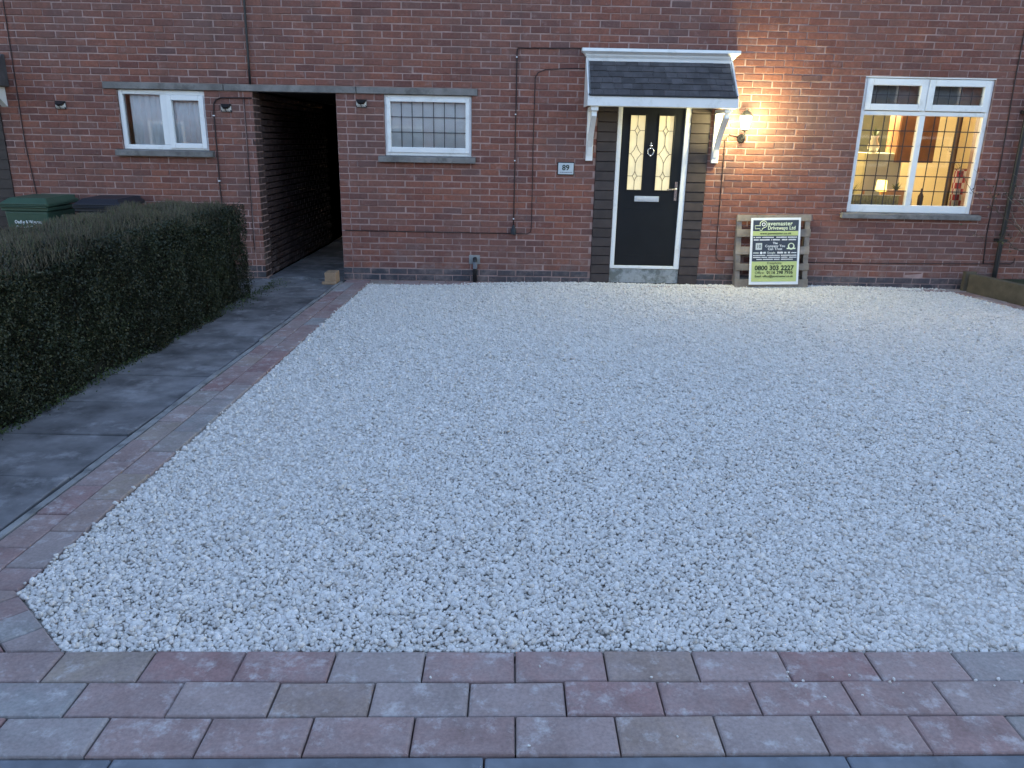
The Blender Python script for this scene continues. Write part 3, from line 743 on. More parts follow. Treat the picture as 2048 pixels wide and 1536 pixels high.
# dark brown boards either side of the door
for a, b in ((1.002,1.236), (2.0985,2.328)):
    pan = part(MB().box(a, b, WALL+.03, WALL+.11, -.02, 2.13), 'cladding', MAT['clad'], houseR)
    for k in range(19):
        mb = MB(); z0 = .02+k*.1115; mb.prism_x([(WALL-.014,z0+.004),(WALL+.03,z0),(WALL+.03,z0+.108),(WALL-.008,z0+.1085)], a+.001, b-.001)
        under(mb.build('board', MAT['clad'], None, bevel=.003), pan)

# ---- canopy over the door
can = part(MB().prism_x([(WALL-.46,2.085),(WALL-.002,2.085),(WALL-.002,2.60),(WALL-.03,2.60)], .845, 2.485), 'canopy', MAT['upvc'], houseR)
YC = WALL-.47
mb = MB(); mb.box(.828, 2.502, YC-.012, YC+.008, 2.072, 2.176); under(mb.build('fascia', MAT['upvc'], None, bevel=.006), can)
for xx in (.828, 2.486):                                     # cheeks
    mb = MB(); mb.prism_x([(YC+.010,2.072),(WALL-.001,2.072),(WALL-.001,2.62),(WALL-.045,2.62),(YC+.010,2.205)], xx, xx+.016); under(mb.build('cheek', MAT['upvc'], None, bevel=.003), can)
cap = MB()                                                   # moulded cornice along the top, splayed at the ends
def ring(y, z, x0, x1): return [(x0,y,z),(x1,y,z)]
prof = [(WALL-.14,2.700,.775,2.565),(WALL-.145,2.668,.775,2.565),(WALL-.10,2.640,.812,2.53),(WALL-.095,2.625,.82,2.52),(WALL-.075,2.600,.845,2.495),(WALL-.07,2.545,.86,2.475)]
v = []
for y, z, a, b in prof: v += [(a,y,z),(b,y,z),(b,WALL-.001,z),(a,WALL-.001,z)]
f = [(0,3,2,1)]
for i in range(len(prof)-1):
    for k in range(4): f.append((i*4+k, i*4+(k+1)%4, i*4+4+(k+1)%4, i*4+4+k))
m_ = (len(prof)-1)*4; f.append((m_,m_+1,m_+2,m_+3)); cap.add(v, f); under(cap.build('cornice', MAT['upvc'], None), can)
# slates: five courses
A = Vector((0, WALL-.05, 2.585)); B = Vector((0, YC-.005, 2.185)); dv = (B-A); Ln = dv.length; dv.normalize(); nv = Vector((0, dv.z, -dv.y)); nv = nv if nv.z > 0 else -nv
rows_ = 6; hgt = Ln/rows_
for r_ in range(rows_):
    x = .862-(.07 if r_%2 else 0)
    while x < 2.47:
        wd = random.choice((.10,.125,.15,.11)); xa, xb = max(x, .862)+.0012, min(x+wd, 2.468)-.0012; x += wd
        if xb-xa < .02: continue
        p0 = A+dv*(hgt*r_-.01); p1 = A+dv*(hgt*(r_+1)+random.uniform(-.002,.004)); lift = .011+random.uniform(-.002,.003)
        q = [p0+nv*.002, p1+nv*lift, p1+nv*(lift-.007), p0+nv*-.004]
        mb = MB(); mb.prism_x([(p.y, p.z) for p in q], xa, xb); under(mb.build('slate', MAT['slate'], None), can)
mb = MB(); mb.tube([(.845,YC-.004,2.195),(.853,YC-.02,2.185),(2.48,YC-.02,2.185),(2.486,YC-.004,2.195)], .010, 8); under(mb.build('drip_edge', MAT['black'], None), can)
for xc in (.915, 2.405):
    br = part(MB().box(xc-.04, xc+.04, WALL-.05, WALL-.001, 1.475, 2.07), 'bracket', MAT['upvc'], houseR, bevel=.005)
    mb = MB(); mb.box(xc-.04, xc+.04, YC+.02, WALL-.051, 2.025, 2.071); under(mb.build('bracket_arm', MAT['upvc'], None, bevel=.004), br)
    pts_o = []; pts_i = []
    for k in range(13):
        t = k/12; y = WALL-.05-(.36)*t; z = 1.60+.43*(t**.62); pts_o.append((y, z)); pts_i.append((y-.012, z-.062))
    mb = MB(); mb.prism_x(pts_o+pts_i[::-1], xc-.028, xc+.028); under(mb.build('bracket_brace', MAT['upvc'], None), br)

# neighbour's canopy and dark door at the left edge of the picture
nd = part(MB().box(-7.2, -5.99, WALL+.05, WALL+.1, -.02, 2.2), 'front_door', MAT['door'], houseL)
mb = MB()
for k in range(19): mb.box(-6.22, -5.992, WALL-.012, WALL+.05, .02+k*.1115, .127+k*.1115)
under(mb.build('cladding', MAT['clad'], None), nd)
nc = part(MB().prism_x([(WALL-.46,2.17),(WALL-.001,2.17),(WALL-.001,2.52),(WALL-.05,2.52)], -7.3, -5.83), 'canopy', MAT['slate'], houseL, bevel=.01)
mb = MB(); mb.box(-7.3,-5.835,WALL-.475,WALL-.461,2.15,2.25); under(mb.build('fascia', pm('grey painted board', (.20,.24,.29), .6, .1, 5, .1), None), nc)
mb = MB(); mb.prism_x([(WALL-.001,1.95),(WALL-.001,2.165),(WALL-.3,2.165)], -5.96, -5.89); under(mb.build('bracket', MAT['upvc'], None), nc)

# ------------------------------------------------------------------ kitchen behind the lit window
kw = MB(); KY0, KY1 = WALL+.275, 13.2
kw.box(3.35, 3.45, KY0, KY1, .0, 2.6); kw.box(3.45, 8.6, KY1, KY1+.1, .0, 2.6)
kr = part(kw, 'kitchen_wall', MAT['kitchen_wall'], houseR)
part(MB().box(3.45, 8.6, KY0, KY1, 2.56, 2.60), 'kitchen_ceiling', MAT['kitchen_wall2'], houseR)
part(MB().box(3.45, 8.6, KY0, KY1, -.02, .02), 'kitchen_floor', MAT['worktop'], houseR)
part(MB().box(8.5, 8.6, KY0, KY1, .02, 2.56), 'kitchen_wall', MAT['kitchen_wall'], houseR)
part(MB().box(5.88, 5.98, KY0+.02, KY0+.8, .02, 2.56), 'kitchen_partition', MAT['kitchen_wall'], houseR)
kl = bpy.data.lights.new('kitchen_light', 'POINT'); kl.energy = 52; kl.color = (1.0,.78,.46); kl.shadow_soft_size = .12
klo = bpy.data.objects.new('ceiling_light', kl); COL.objects.link(klo); klo.location = (5.1, 11.6, 2.35)
tag(klo, 'warm ceiling light of the kitchen behind the lit window', 'light')
t = thing('fridge', 'tall pale fridge inside the lit kitchen window', 'fridge', (5.0, 11.3, .02))
part(MB().box(4.86, 5.36, 11.05, 11.6, .03, 1.62), 'fridge_body', MAT['fridge'], t, bevel=.01); part(MB().box(4.862, 5.358, 11.0, 11.045, .62, 1.615), 'fridge_door', MAT['fridge'], t, bevel=.012); part(MB().box(4.862, 5.358, 11.0, 11.045, .06, .61), 'fridge_door', MAT['fridge'], t, bevel=.012)
t = thing('wall_cabinet', 'brown wooden wall cabinet hung inside the lit kitchen window', 'cabinet', (5.5, 11.0, 1.5))
part(MB().box(5.24, 5.76, 10.98, 11.3, 1.50, 2.35), 'carcass', MAT['oak'], t, bevel=.004); part(MB().box(5.245, 5.498, 10.955, 10.978, 1.505, 2.345), 'cabinet_door', MAT['oak'], t, bevel=.006); part(MB().box(5.502, 5.755, 10.955, 10.978, 1.505, 2.345), 'cabinet_door', MAT['oak'], t, bevel=.006)
t = thing('kitchen_doorway', 'dark wooden door post seen through the right kitchen pane', 'door frame', (6.2, 11.2, .02))
part(MB().box(6.06, 6.24, 11.0, 11.1, .02, 2.4), 'post', MAT['dark_wood'], t); part(MB().box(6.24, 6.75, 11.02, 11.08, .02, 2.3), 'door_panel', MAT['kitchen_wall2'], t)
t = thing('framed_picture', 'small framed picture on the pale door beyond the dark post', 'picture', (6.45, 11.0, 1.9))
part(MB().box(6.36, 6.62, 10.995, 11.018, 1.78, 2.02), 'picture_frame', MAT['oak'], t); part(MB().box(6.385, 6.595, 10.99, 10.994, 1.805, 1.995), 'picture_print', MAT['ceramic'], t)
t = thing('worktop', 'dark kitchen worktop running under the lit window', 'worktop', (4.8, 10.1, .95))
part(MB().box(3.5, 5.86, KY0+.002, 10.42, .92, .96), 'worktop_slab', MAT['worktop'], t, bevel=.004); part(MB().box(3.52, 5.84, KY0+.002, 10.38, .02, .918), 'cupboards', MAT['oak'], t)
t = thing('table_lamp', 'small lit yellow lamp on the kitchen worktop', 'lamp', (4.66, 10.0, .96))
part(MB().lathe([(.045,.962),(.05,.985),(.018,1.0),(.012,1.17)], (4.66,10.0,0), 14), 'lamp_base', MAT['ceramic'], t, smooth=True)
part(MB().lathe([(.068,1.165),(.056,1.30)], (4.66,10.0,0), 18), 'lamp_shade', MAT['shade_glow'], t, smooth=True)
def blades(base, n, ln, mat, name, parent, seed, spread=.6, w=.012):
    r = random.Random(seed); mb = MB()
    for k in range(n):
        a = r.uniform(0, 6.283); l = ln*r.uniform(.6, 1.1); s_ = r.uniform(.2, spread); p = Vector(base); pr = []
        for i in range(5):
            t_ = i/4; pr.append((p+Vector((math.cos(a)*s_*l*t_*1.2, math.sin(a)*s_*l*t_*1.2, l*(t_-.45*s_*t_*t_))), w*(1-t_)+.001))
        sx = Vector((-math.sin(a), math.cos(a), 0)); v = []; f = []
        for q, ww in pr: v += [q-sx*ww, q+sx*ww]
        for i in range(4): f.append((2*i, 2*i+1, 2*i+3, 2*i+2))
        mb.add(v, f)
    o = under(mb.build(name, mat, None), parent); return o
t = thing('potted_plant', 'spiky potted plant at the left of the kitchen window', 'plant', (4.27, 10.0, .96))
part(MB().lathe([(.05,.962),(.065,1.06)], (4.27,10.0,0), 14), 'pot', MAT['ceramic'], t); blades((4.27,10.0,1.05), 22, .27, MAT['houseplant'], 'leaf_tuft', t, 2)
t = thing('potted_plant', 'small green plant in a brown box on the kitchen worktop', 'plant', (4.9, 10.2, .96))
part(MB().box(4.80, 5.05, 10.13, 10.30, .962, 1.17), 'planter_box', MAT['ceramic'], t, bevel=.006); blades((4.95,10.2,1.16), 30, .12, MAT['houseplant'], 'leaf_tuft', t, 5, .9, .016)
t = thing('vase', 'ornament vase standing on top of the fridge', 'vase', (5.02, 11.2, 1.62))
part(MB().lathe([(.05,1.621),(.08,1.70),(.04,1.80),(.055,1.84)], (5.02,11.2,0), 14), 'vase_body', MAT['steel'], t, smooth=True); blades((5.02,11.2,1.82), 14, .16, MAT['houseplant'], 'dried_stems', t, 8)
mt_, N__, L__, P__ = newmat('red and white check cloth')
ck = N__.new('ShaderNodeTexChecker'); ck.inputs['Scale'].default_value = 14; ck.inputs[1].default_value = (.75,.70,.66,1); ck.inputs[2].default_value = (.42,.05,.06,1); L__.new(wpos(N__), ck.inputs[0]); L__.new(ck.outputs[0], P__.inputs['Base Color']); P__.inputs['Roughness'].default_value = .9
part(MB().box(5.3, 6.35, KY1-.012, KY1-.001, 1.2, 2.5), 'tiled_panel', pm('grey green tile', (.10,.105,.075), .4, .1, 6, .05), houseR)
t = thing('roller_blind', 'grey fabric blind drawn up behind the small top panes', 'blind', (4.83, WALL+.2, 2.08))
curtain(t, 'fabric', 4.10, 5.57, 2.085, 2.47, WALL+.16, pm('grey blind fabric', (.20,.21,.22), .9, .08, 20, .1), 2, .002, 9); part(MB().tube([(4.10,WALL+.165,2.085),(5.57,WALL+.165,2.085)], .009, 8), 'bottom_rail', MAT['upvc'], t)
t = thing('lace_strip', 'low olive lace strip along the foot of the left kitchen pane', 'curtain', (4.45, WALL+.2, .95))
curtain(t, 'lace', 4.12, 4.78, .95, 1.13, WALL+.19, pm('olive lace', (.20,.18,.10), .9, .3, 60, .2), 16, .008, 12); part(MB().tube([(4.10,WALL+.19,1.132),(4.80,WALL+.19,1.132)], .004, 6), 'wire', MAT['steel'], t)
for bx, bh, bm, lab in ((4.50,.20,'ceramic','brown bottle on the kitchen worktop left of the lamp'), (5.10,.17,'steel','steel jar on the kitchen worktop right of the mullion'), (5.24,.24,'dark_wood','dark bottle on the kitchen worktop right of the mullion')):
    o = MB().lathe([(.032,.962),(.034,.962+bh*.6),(.014,.962+bh*.78),(.013,.962+bh)], (bx,10.12,0), 12).build('bottle', MAT[bm], smooth=True); tag(o, lab, 'bottle', 'bottles on the kitchen worktop')
tw = thing('tea_towel', 'red and white tea towel hanging by the right kitchen pane', 'towel', (5.66, 10.0, 1.2))
curtain(tw, 'cloth', 5.56, 5.74, .99, 1.45, 10.0, mt_, 2, .02, 4); part(MB().tube([(5.54,10.0,1.452),(5.86,10.0,1.452)], .008), 'rail', MAT['chrome'], tw)

# ------------------------------------------------------------------ things fixed to the wall
# lantern
lx_, lz_ = 2.695, 1.94
lan = thing('wall_lantern', 'lit lantern glowing yellow on the brick beside the door canopy', 'lantern', (lx_, WALL, 1.74))
part(MB().lathe([(.045,WALL-.018),(.052,WALL-.001)], (lx_+.01,0,1.76), 16, 'y'), 'backplate', MAT['black'], lan)
part(MB().tube([(lx_+.01,WALL-.015,1.75),(lx_+.005,WALL-.09,1.72),(lx_,WALL-.15,1.76),(lx_,WALL-.15,1.845)], .008, 8), 'arm', MAT['black'], lan)
part(MB().lathe([(.015,1.84),(.045,1.852),(.045,1.862)], (lx_,WALL-.15,0), 6), 'tray', MAT['black'], lan)
part(MB().lathe([(.040,1.864),(.066,2.006)], (lx_,WALL-.15,0), 6), 'glass', MAT['bulb'], lan)
part(MB().lathe([(.078,2.007),(.074,2.02),(.03,2.062),(.010,2.07),(.010,2.09),(.002,2.095)], (lx_,WALL-.15,0), 6), 'cap', MAT['black'], lan)
mb = MB()
for k in range(6):
    a = k*6.283/6; mb.tube([(lx_+.042*math.cos(a),WALL-.15+.042*math.sin(a),1.862),(lx_+.068*math.cos(a),WALL-.15+.068*math.sin(a),2.008)], .003, 5)
part(mb, 'lantern_frame', MAT['black'], lan)
ll = bpy.data.lights.new('lantern_light', 'POINT'); ll.energy = 23.0; ll.color = (1.0,.92,.46); ll.shadow_soft_size = .085
llo = bpy.data.objects.new('lantern_light', ll); COL.objects.link(llo); llo.parent = lan; llo.location = (.0, -.245, .22)
# house number
pq = thing('house_number', 'square silver plaque with the number 89 left of the door', 'plaque', (.65, WALL, 1.38))
part(MB().box(.546,.748,WALL-.012,WALL-.002,1.305,1.455), 'backing', MAT['black'], pq, bevel=.003)
plate = part(MB().box(.556,.738,WALL-.020,WALL-.0125,1.315,1.445), 'plate', pm('satin silver plate', (.50,.55,.58), .45, .08, 12, .05), pq, bevel=.003)
XF = lambda x, z, y: Matrix.Translation((x, y, z))@Matrix.Rotation(R(90), 4, 'X')
o = lettering('89', .088, MAT['ink'], None, XF(.645, 1.362, WALL-.0215), bold=.0018); under(o, pq)
mb = MB(); xx = .575
for w_ in (.018,.024,.012,.030,.020,.026): mb.box(xx, min(xx+w_, .722), WALL-.0215, WALL-.0198, 1.333, 1.341); xx += w_+.004
part(mb, 'small_lettering', MAT['gasket'], pq)
# cables and pipes
def cable(name, label, pts, r, mat, cat='cable', y=None, clips=(), group=None, n=7):
    r *= .8; y = WALL-r-.001 if y is None else y; s = []
    for (a, b), (c, d) in zip(pts, pts[1:]):
        for k in range(4): s.append((a+(c-a)*k/4+random.uniform(-.0012,.0012), y, b+(d-b)*k/4+random.uniform(-.0012,.0012)))
    s.append((pts[-1][0], y, pts[-1][1]))
    t = thing(name, label, cat, (pts[0][0], y, min(p[1] for p in pts)), group)
    part(MB().tube(s, r, n), 'run', mat, t, smooth=True)
    for cx, cz in clips: part(MB().box(cx-r*1.5, cx+r*1.2, y-r-.006, WALL-.001, cz-.006, cz+.006), 'clip', MAT['white_print'], t)
    return t
MAT['cable_dark'] = pm('dark cable sheath', (.035,.022,.022), .6, .2, 20, .05)
cable('downpipe', 'thin black pipe running down to the lintel over the passage', [(-3.028,5.3),(-3.028,3.1),(-3.034,2.25)], .017, MAT['black'], 'pipe', y=WALL-.03)
cable('wall_cable', 'brown cable running down the brick above the wheelie bins', [(-5.735,5.3),(-5.74,2.93),(-5.75,2.3),(-5.757,1.55),(-5.72,.98),(-5.72,.2)], .007, MAT['cable_dark'])
cable('wall_cable', 'dark cable bending down between the left window and passage', [(-3.035,2.102),(-3.39,2.098),(-3.45,2.08),(-3.483,2.03),(-3.492,1.93),(-3.498,1.14),(-3.484,.2)], .010, MAT['cable_dark'], clips=[(-3.492,1.90),(-3.498,1.16)])
cable('wall_cable', 'thin dark cable on the brick pier just left of the passage', [(-3.127,2.10),(-3.132,1.5),(-3.15,.35)], .0055, MAT['cable_dark'])
t = cable('conduit', 'straight dark conduit down the brick between leaded window and number plaque', [(2.42,2.712),(.87,2.708),(.052,2.697),(.040,2.665),(.038,1.5),(.036,.70)], .0080, MAT['cable_dark'], 'conduit', clips=[(.037,2.60),(.037,1.98),(.037,1.46),(.036,.78)])
part(MB().lathe([(.034,.595),(.034,.64),(.016,.69),(.010,.705)], (.037,WALL-.02,0), 10), 'junction_cap', MAT['lead'], t)
cable('wall_cable', 'thin brown cable looping from the canopy down past the number plaque', [(.845,2.494),(.55,2.487),(.365,2.470),(.285,2.44),(.254,2.385),(.25,1.585),(.256,.68),(.245,.625),(.205,.602),(-.8,.600),(-2.02,.603)], .0062, MAT['cable_dark'])
cable('wall_cable', 'thin cable from the lantern down to the back of the pallet', [(2.66,1.78),(2.56,1.80),(2.516,1.74),(2.535,.45),(2.55,.35),(2.58,.322),(2.83,.318)], .006, MAT['cable_dark'])
cable('wall_cable', 'dark cable running down right of the lit kitchen window', [(5.78,5.3),(5.795,2.46),(5.824,1.5),(5.829,.69),(5.858,.345)], .009, MAT['cable_dark'])
cable('wall_cable', 'low level cable along the brick under the lit kitchen window', [(3.60,.318),(4.7,.325),(5.76,.340),(6.2,.347),(6.235,.37),(6.24,.42)], .0065, MAT['cable_dark'])
t = cable('downpipe', 'black rainwater downpipe at the right edge behind the shrub', [(5.975,5.3),(5.985,2.3),(5.99,1.1),(5.995,.0)], .036, MAT['black'], 'pipe', y=WALL-.06, n=12)
for z in (.62, 2.1, 3.6): part(MB().box(5.935,6.04,WALL-.103,WALL-.001,z,z+.035), 'pipe_bracket', MAT['black'], t)
# drain stub with a patch of cement behind
t = thing('drain_stub', 'short black drain pipe leaving the brick under the leaded window', 'pipe', (-.432, WALL, 0))
part(MB().tube([(-.432,WALL+.02,.285),(-.432,WALL-.03,.285),(-.430,WALL-.045,.26),(-.430,WALL-.045,.0)], .026, 10), 'pipe_run', MAT['black'], t, smooth=True)
part(MB().tube([(-.430,WALL-.045,.17),(-.430,WALL-.045,.25)], .0275, 10), 'collar', MAT['gasket'], t)
part(MB().box(-.505,-.37,WALL-.006,WALL+.003,.22,.33), 'cement_patch', MAT['cement'], t, bevel=.003)
# small angular wall lights
for k, (x, z, lab) in enumerate(((-5.269,1.983,'small dark wall light left of the two light window'), (-3.341,1.986,'small dark wall light between left window and passage'), (-1.763,2.066,'small dark wall light between passage and leaded window'))):
    t = thing('wall_light', lab, 'wall light', (x, WALL, z-.055), 'small wall lights')
    w_ = .062; h_ = .045
    part(MB().box(x-w_, x+w_, WALL-.012, WALL-.001, z-h_, z+h_), 'backplate', MAT['black'], t, bevel=.003)
    mb = MB(); mb.add([(x-w_,WALL-.013,z+h_),(x+w_,WALL-.013,z+h_),(x+.030,WALL-.075,z+.006),(x-.030,WALL-.075,z+.006),(x,WALL-.060,z-.008),(x-.045,WALL-.03,z),(x+.045,WALL-.03,z)], [(0,1,2,3),(3,2,4),(0,3,5),(1,6,2)])
    part(mb, 'hood', MAT['black'], t)
    mb = MB()
    for s in (-1, 1):
        mb.add([(x+s*w_*.95,WALL-.013,z+h_*.55),(x+s*w_*.95,WALL-.013,z-h_*.6),(x+s*w_*.52,WALL-.034,z-.006)], [(0,1,2)])
        mb.add([(x+s*.004,WALL-.050,z-.012),(x+s*.042,WALL-.032,z-.008),(x+s*.050,WALL-.014,z-h_*.85),(x+s*.004,WALL-.014,z-h_*.92)], [(0,1,2,3)])
    part(mb, 'lens', pm('pale lens', (.55,.53,.5), .4, .1, 9, .05), t)

# ------------------------------------------------------------------ pallet and sign leaning on the wall
GZP = .03
lean = math.atan2(.13, .87)
def leaner(x, y, z, rot=0.0): return Matrix.Translation((x, y, z))@Matrix.Rotation(rot, 4, 'Y')@Matrix.Rotation(-lean, 4, 'X')
pal = thing('pallet', 'weathered wooden pallet leaning against the brick right of the door', 'pallet', (3.21, 9.38, GZP-.004))
pal.matrix_world = leaner(3.21, 9.375, GZP-.004, R(-1.2)); 
def lpart(mb, name, mat, parent, **kw): return mb.build(name, mat, parent, **kw)     # local coordinates
PWd, PH = .90, .875
fr_ = [(0,.087), (.197,.30), (.433,.542), (.667,.762), (.885,.995)]
for a, b in fr_:
    j = random.uniform(-.006,.006)
    lpart(MB().box(-PWd/2+j, PWd/2+j, 0, .018, PH*(1-b), PH*(1-a)), 'deck_board', MAT['timber'], pal, bevel=.003)
for xx in (-PWd/2, -.035, PWd/2-.07): lpart(MB().box(xx+.004, xx+.066, .019, .095, .0, PH), 'stringer', MAT['timber'], pal, bevel=.003)
for a in (.03, .42, .80): lpart(MB().box(-PWd/2, PWd/2, .096, .112, PH*a, PH*a+.095), 'base_board', MAT['timber'], pal, bevel=.003)
sg = thing('sign_board', 'white edged driveway company sign with lime panels propped on the pallet', 'sign', (3.235, 9.3, .04))
SW, SH = .602, .80
sg.matrix_world = leaner(3.225, 9.352, .068, R(-1.6))
lpart(MB().box(-SW/2, SW/2, -.006, 0, 0, SH), 'panel', MAT['white_print'], sg, bevel=.0015)
LXF = lambda x, z, d=.0105: Matrix.Translation((x, -d, z))@Matrix.Rotation(R(90), 4, 'X')
def fld(name, x0, x1, z0, z1, mat, d=.0085): return lpart(MB().box(x0, x1, -d, -.0062, z0, z1), name, mat, sg)
# fields measured as fractions from the top of the board
T = lambda f: SH*(1-f)
fx = .274
fld('printed_field', -fx, fx, T(.197), T(.035), MAT['dark_print']); fld('printed_field', -fx, fx, T(.265), T(.199), MAT['green_print'])
fld('printed_field', -fx, fx, T(.650), T(.267), MAT['dark_print']); fld('printed_field', -fx, fx, T(.955), T(.652), MAT['green_print'])
SIGN_PRINT = lambda body, size, mat, x, f, **kw: lettering(body, size, mat, sg, LXF(x, T(f)), **kw)
PALE = pm('pale lime print', (.72,.78,.55), .5, .03, 8, 0)
SIGN_PRINT('avemaster', .068, PALE, -.098, .114, bold=.0014, align='LEFT', sx=.98, space=1.08)
SIGN_PRINT('Driveways Ltd', .060, PALE, -.098, .176, bold=.0013, align='LEFT', sx=.90, space=1.06)
# emblem: a round-headed letter P laid over a long bar
def loop(pts, r, closed=True):
    mb = MB(); p = [(x, -.0098, z) for x, z in pts]; mb.tube(p+([p[0], p[1]] if closed else []), r, 6); return mb
ex_, ez_ = -.150, T(.098)
outl = [(ex_+.042*math.cos(a), ez_+.042*math.sin(a)) for a in [R(205)-k*R(10) for k in range(0, 26)]]
outl += [(ex_-.012, ez_-.048), (ex_-.018,ez_-.072), (ex_-.04,ez_-.072), (ex_-.042,ez_-.050), (ex_-.10,ez_-.052), (ex_-.10,ez_-.015), (ex_-.042,ez_-.015)]
lpart(loop(outl, .0045), 'emblem', PALE, sg); lpart(loop([(ex_+.018*math.cos(a)+.002, ez_+.018*math.sin(a)) for a in [k*6.283/12 for k in range(12)]], .006), 'emblem_centre', MAT['white_print'], sg)
SIGN_PRINT('www.pavemaster.co.uk', .036, MAT['ink'], 0, .246, bold=.0008, sx=1.0, space=1.1)
def dashes(f, h, spans, mat=None):
    mb = MB()
    for a, b in spans:                                     # print too small to read, in word-long strips
        x = a
        while x < b-.004:
            w_ = random.uniform(.006,.011); mb.box(x, min(x+w_, b), -.0105, -.0083, T(f), T(f)+h*random.uniform(.8,1.0)); x += w_+.0018
    o = lpart(mb, 'small_print', mat or MAT['white_print'], sg); o['kind'] = 'stuff'; return o
dashes(.298, .0135, [(-.265,-.245),(-.235,-.175),(-.16,-.02),(.01,.14),(.15,.26)])
dashes(.336, .0165, [(-.26,-.20),(-.19,-.065),(-.05,-.04),(-.03,.06),(.08,.15),(.16,.25)])
SIGN_PRINT('The', .036, MAT['white_print'], .0, .392, bold=.0010); SIGN_PRINT('Company You', .040, MAT['white_print'], .0, .436, bold=.0006, space=1.05); SIGN_PRINT('Can Trust', .040, MAT['white_print'], .0, .480, bold=.0006, space=1.05)
fld('badge', -.235, -.158, T(.475), T(.375), MAT['silver_print'], .0095); SIGN_PRINT('10', .056, MAT['dark_print'], -.197, .447, bold=.0008)
mb = MB(); mb.lathe([(.040,-.0100),(.040,-.0084)], (.195,0,T(.425)), 20, 'y'); mb.box(.142,.248,-.0102,-.0084,T(.468),T(.448)); lpart(mb, 'badge', PALE, sg)
mb = MB(); mb.lathe([(.026,-.0108),(.026,-.0101)], (.195,0,T(.42)), 18, 'y'); lpart(mb, 'badge_centre', MAT['dark_print'], sg)
lpart(MB().lathe([(.016,-.0100),(.016,-.0084)], (-.165,0,T(.522)), 14, 'y'), 'badge', MAT['white_print'], sg)
SIGN_PRINT('Google', .034, MAT['silver_print'], -.045, .533, bold=.0008); dashes(.532, .018, [(-.262,-.19)], MAT['silver_print']); dashes(.532, .022, [(-.14,-.11),(.03,.10),(.115,.145),(.16,.185)]); dashes(.528, .012, [(.20,.265)])
dashes(.567, .012, [(-.262,-.11),(-.095,.06),(.075,.265)]); dashes(.596, .012, [(-.262,-.17),(-.16,-.09),(-.075,.07),(.08,.155),(.175,.265)]); dashes(.626, .012, [(-.22,-.15),(-.14,-.02),(-.008,.065),(.078,.225)])
SIGN_PRINT('Freephone', .040, MAT['ink'], 0, .690); SIGN_PRINT('0800 303 2227', .077, MAT['ink'], 0, .780, bold=.0022, sx=1.02)
SIGN_PRINT('Office:', .044, MAT['ink'], -.175, .838); SIGN_PRINT('0116 298 7936', .054, MAT['ink'], .070, .838, bold=.0012, sx=.98)
SIGN_PRINT('Email: office@pavemaster.co.uk', .037, MAT['ink'], 0, .888, bold=.0006, sx=.98)

# ------------------------------------------------------------------ loose block on the path
blk = thing('loose_block', 'buff concrete block stood on the path by the passage corner', 'block', (-2.15, 9.3, -.01))
part(MB().box(-2.235,-2.10,9.26,9.47,-.010,.125), 'block_body', MAT['orange_block'], blk, bevel=.004); part(MB().box(-2.262,-2.09,9.215,9.258,-.011,.022), 'block_foot', MAT['orange_block'], blk, bevel=.004)

# ------------------------------------------------------------------ wheelie bins behind the hedge
def bin_(x0, x1, y0, y1, H, mat, label, words_=False, skew=0.0):
    t = thing('wheelie_bin', label, 'bin', ((x0+x1)/2, (y0+y1)/2, -.06), 'wheelie bins by the wall')
    zb = -.06; i = .045
    mb = MB(); a, b, c, d = x0+.03, x1-.03, y0+.03, y1-.06
    v = [(a+i,c+i,zb+.06),(b-i,c+i,zb+.06),(b-i,d,zb+.06),(a+i,d,zb+.06),(a,c,zb+H-.16),(b,c,zb+H-.16),(b,d,zb+H-.16),(a,d,zb+H-.16)]
    mb.add(v, [(3,2,1,0),(4,5,6,7),(0,1,5,4),(1,2,6,5),(2,3,7,6),(3,0,4,7)]); part(mb, 'body', mat, t, bevel=.02)
    mb = MB(); mb.box(x0+.012,x1-.012,y0+.012,y1-.05,zb+H-.158,zb+H-.118); part(mb, 'rim', mat, t, bevel=.008)
    lid = MB(); z0 = zb+H-.112
    lid.add([(x0,y0,z0),(x1,y0,z0),(x1,y1,z0+.012),(x0,y1,z0+.012),(x0,y0,z0+.035),(x1,y0,z0+.035+skew*.3),(x1,y1,z0+.05+skew),(x0,y1,z0+.05),(x0+.07,y0+.09,z0+.092),(x1-.07,y0+.09,z0+.092+skew),(x1-.06,y1-.08,z0+.10+skew),(x0+.06,y1-.08,z0+.10)],
            [(3,2,1,0),(0,1,5,4),(1,2,6,5),(2,3,7,6),(3,0,4,7),(4,5,9,8),(5,6,10,9),(6,7,11,10),(7,4,8,11),(8,9,10,11)])
    lo = part(lid, 'lid', mat, t, bevel=.012)
    for k in range(3): under(MB().box(x0+.012, x1-.012, y0-.016, y0+.01, z0-.006+.017*k, z0+.004+.017*k).build('lid_rib', mat, None, bevel=.003), lo)
    part(MB().tube([(x0+.08,y1-.01,z0+.06),(x0+.08,y1+.05,z0+.08),(x1-.08,y1+.05,z0+.08),(x1-.08,y1-.01,z0+.06)], .015, 8), 'handle', mat, t)
    for xx in (x0+.02, x1-.07): part(MB().lathe([(.10,xx),(.10,xx+.05)], (0,y1-.06,zb+.10), 18, 'x'), 'wheel', MAT['black'], t)
    if words_:
        for s, z in (('Oadby & Wigston', .700), ('Borough Council', .640)):
            zt = z; yf = c+i*(1-(zt-(zb+.06))/(H-.22))-.002
            me_ = text_mesh(s, .050, bold=.0010, sx=.82); me_.transform(XF(-5.40, zt, yf-.006)); me_.materials.clear(); under(link('lettering', me_, MAT['white_print']), t)
    return t
bin_(-5.68, -5.135, 8.74, 9.40, 1.055, MAT['bin_green'], 'green council wheelie bin with white lettering behind the hedge', True)
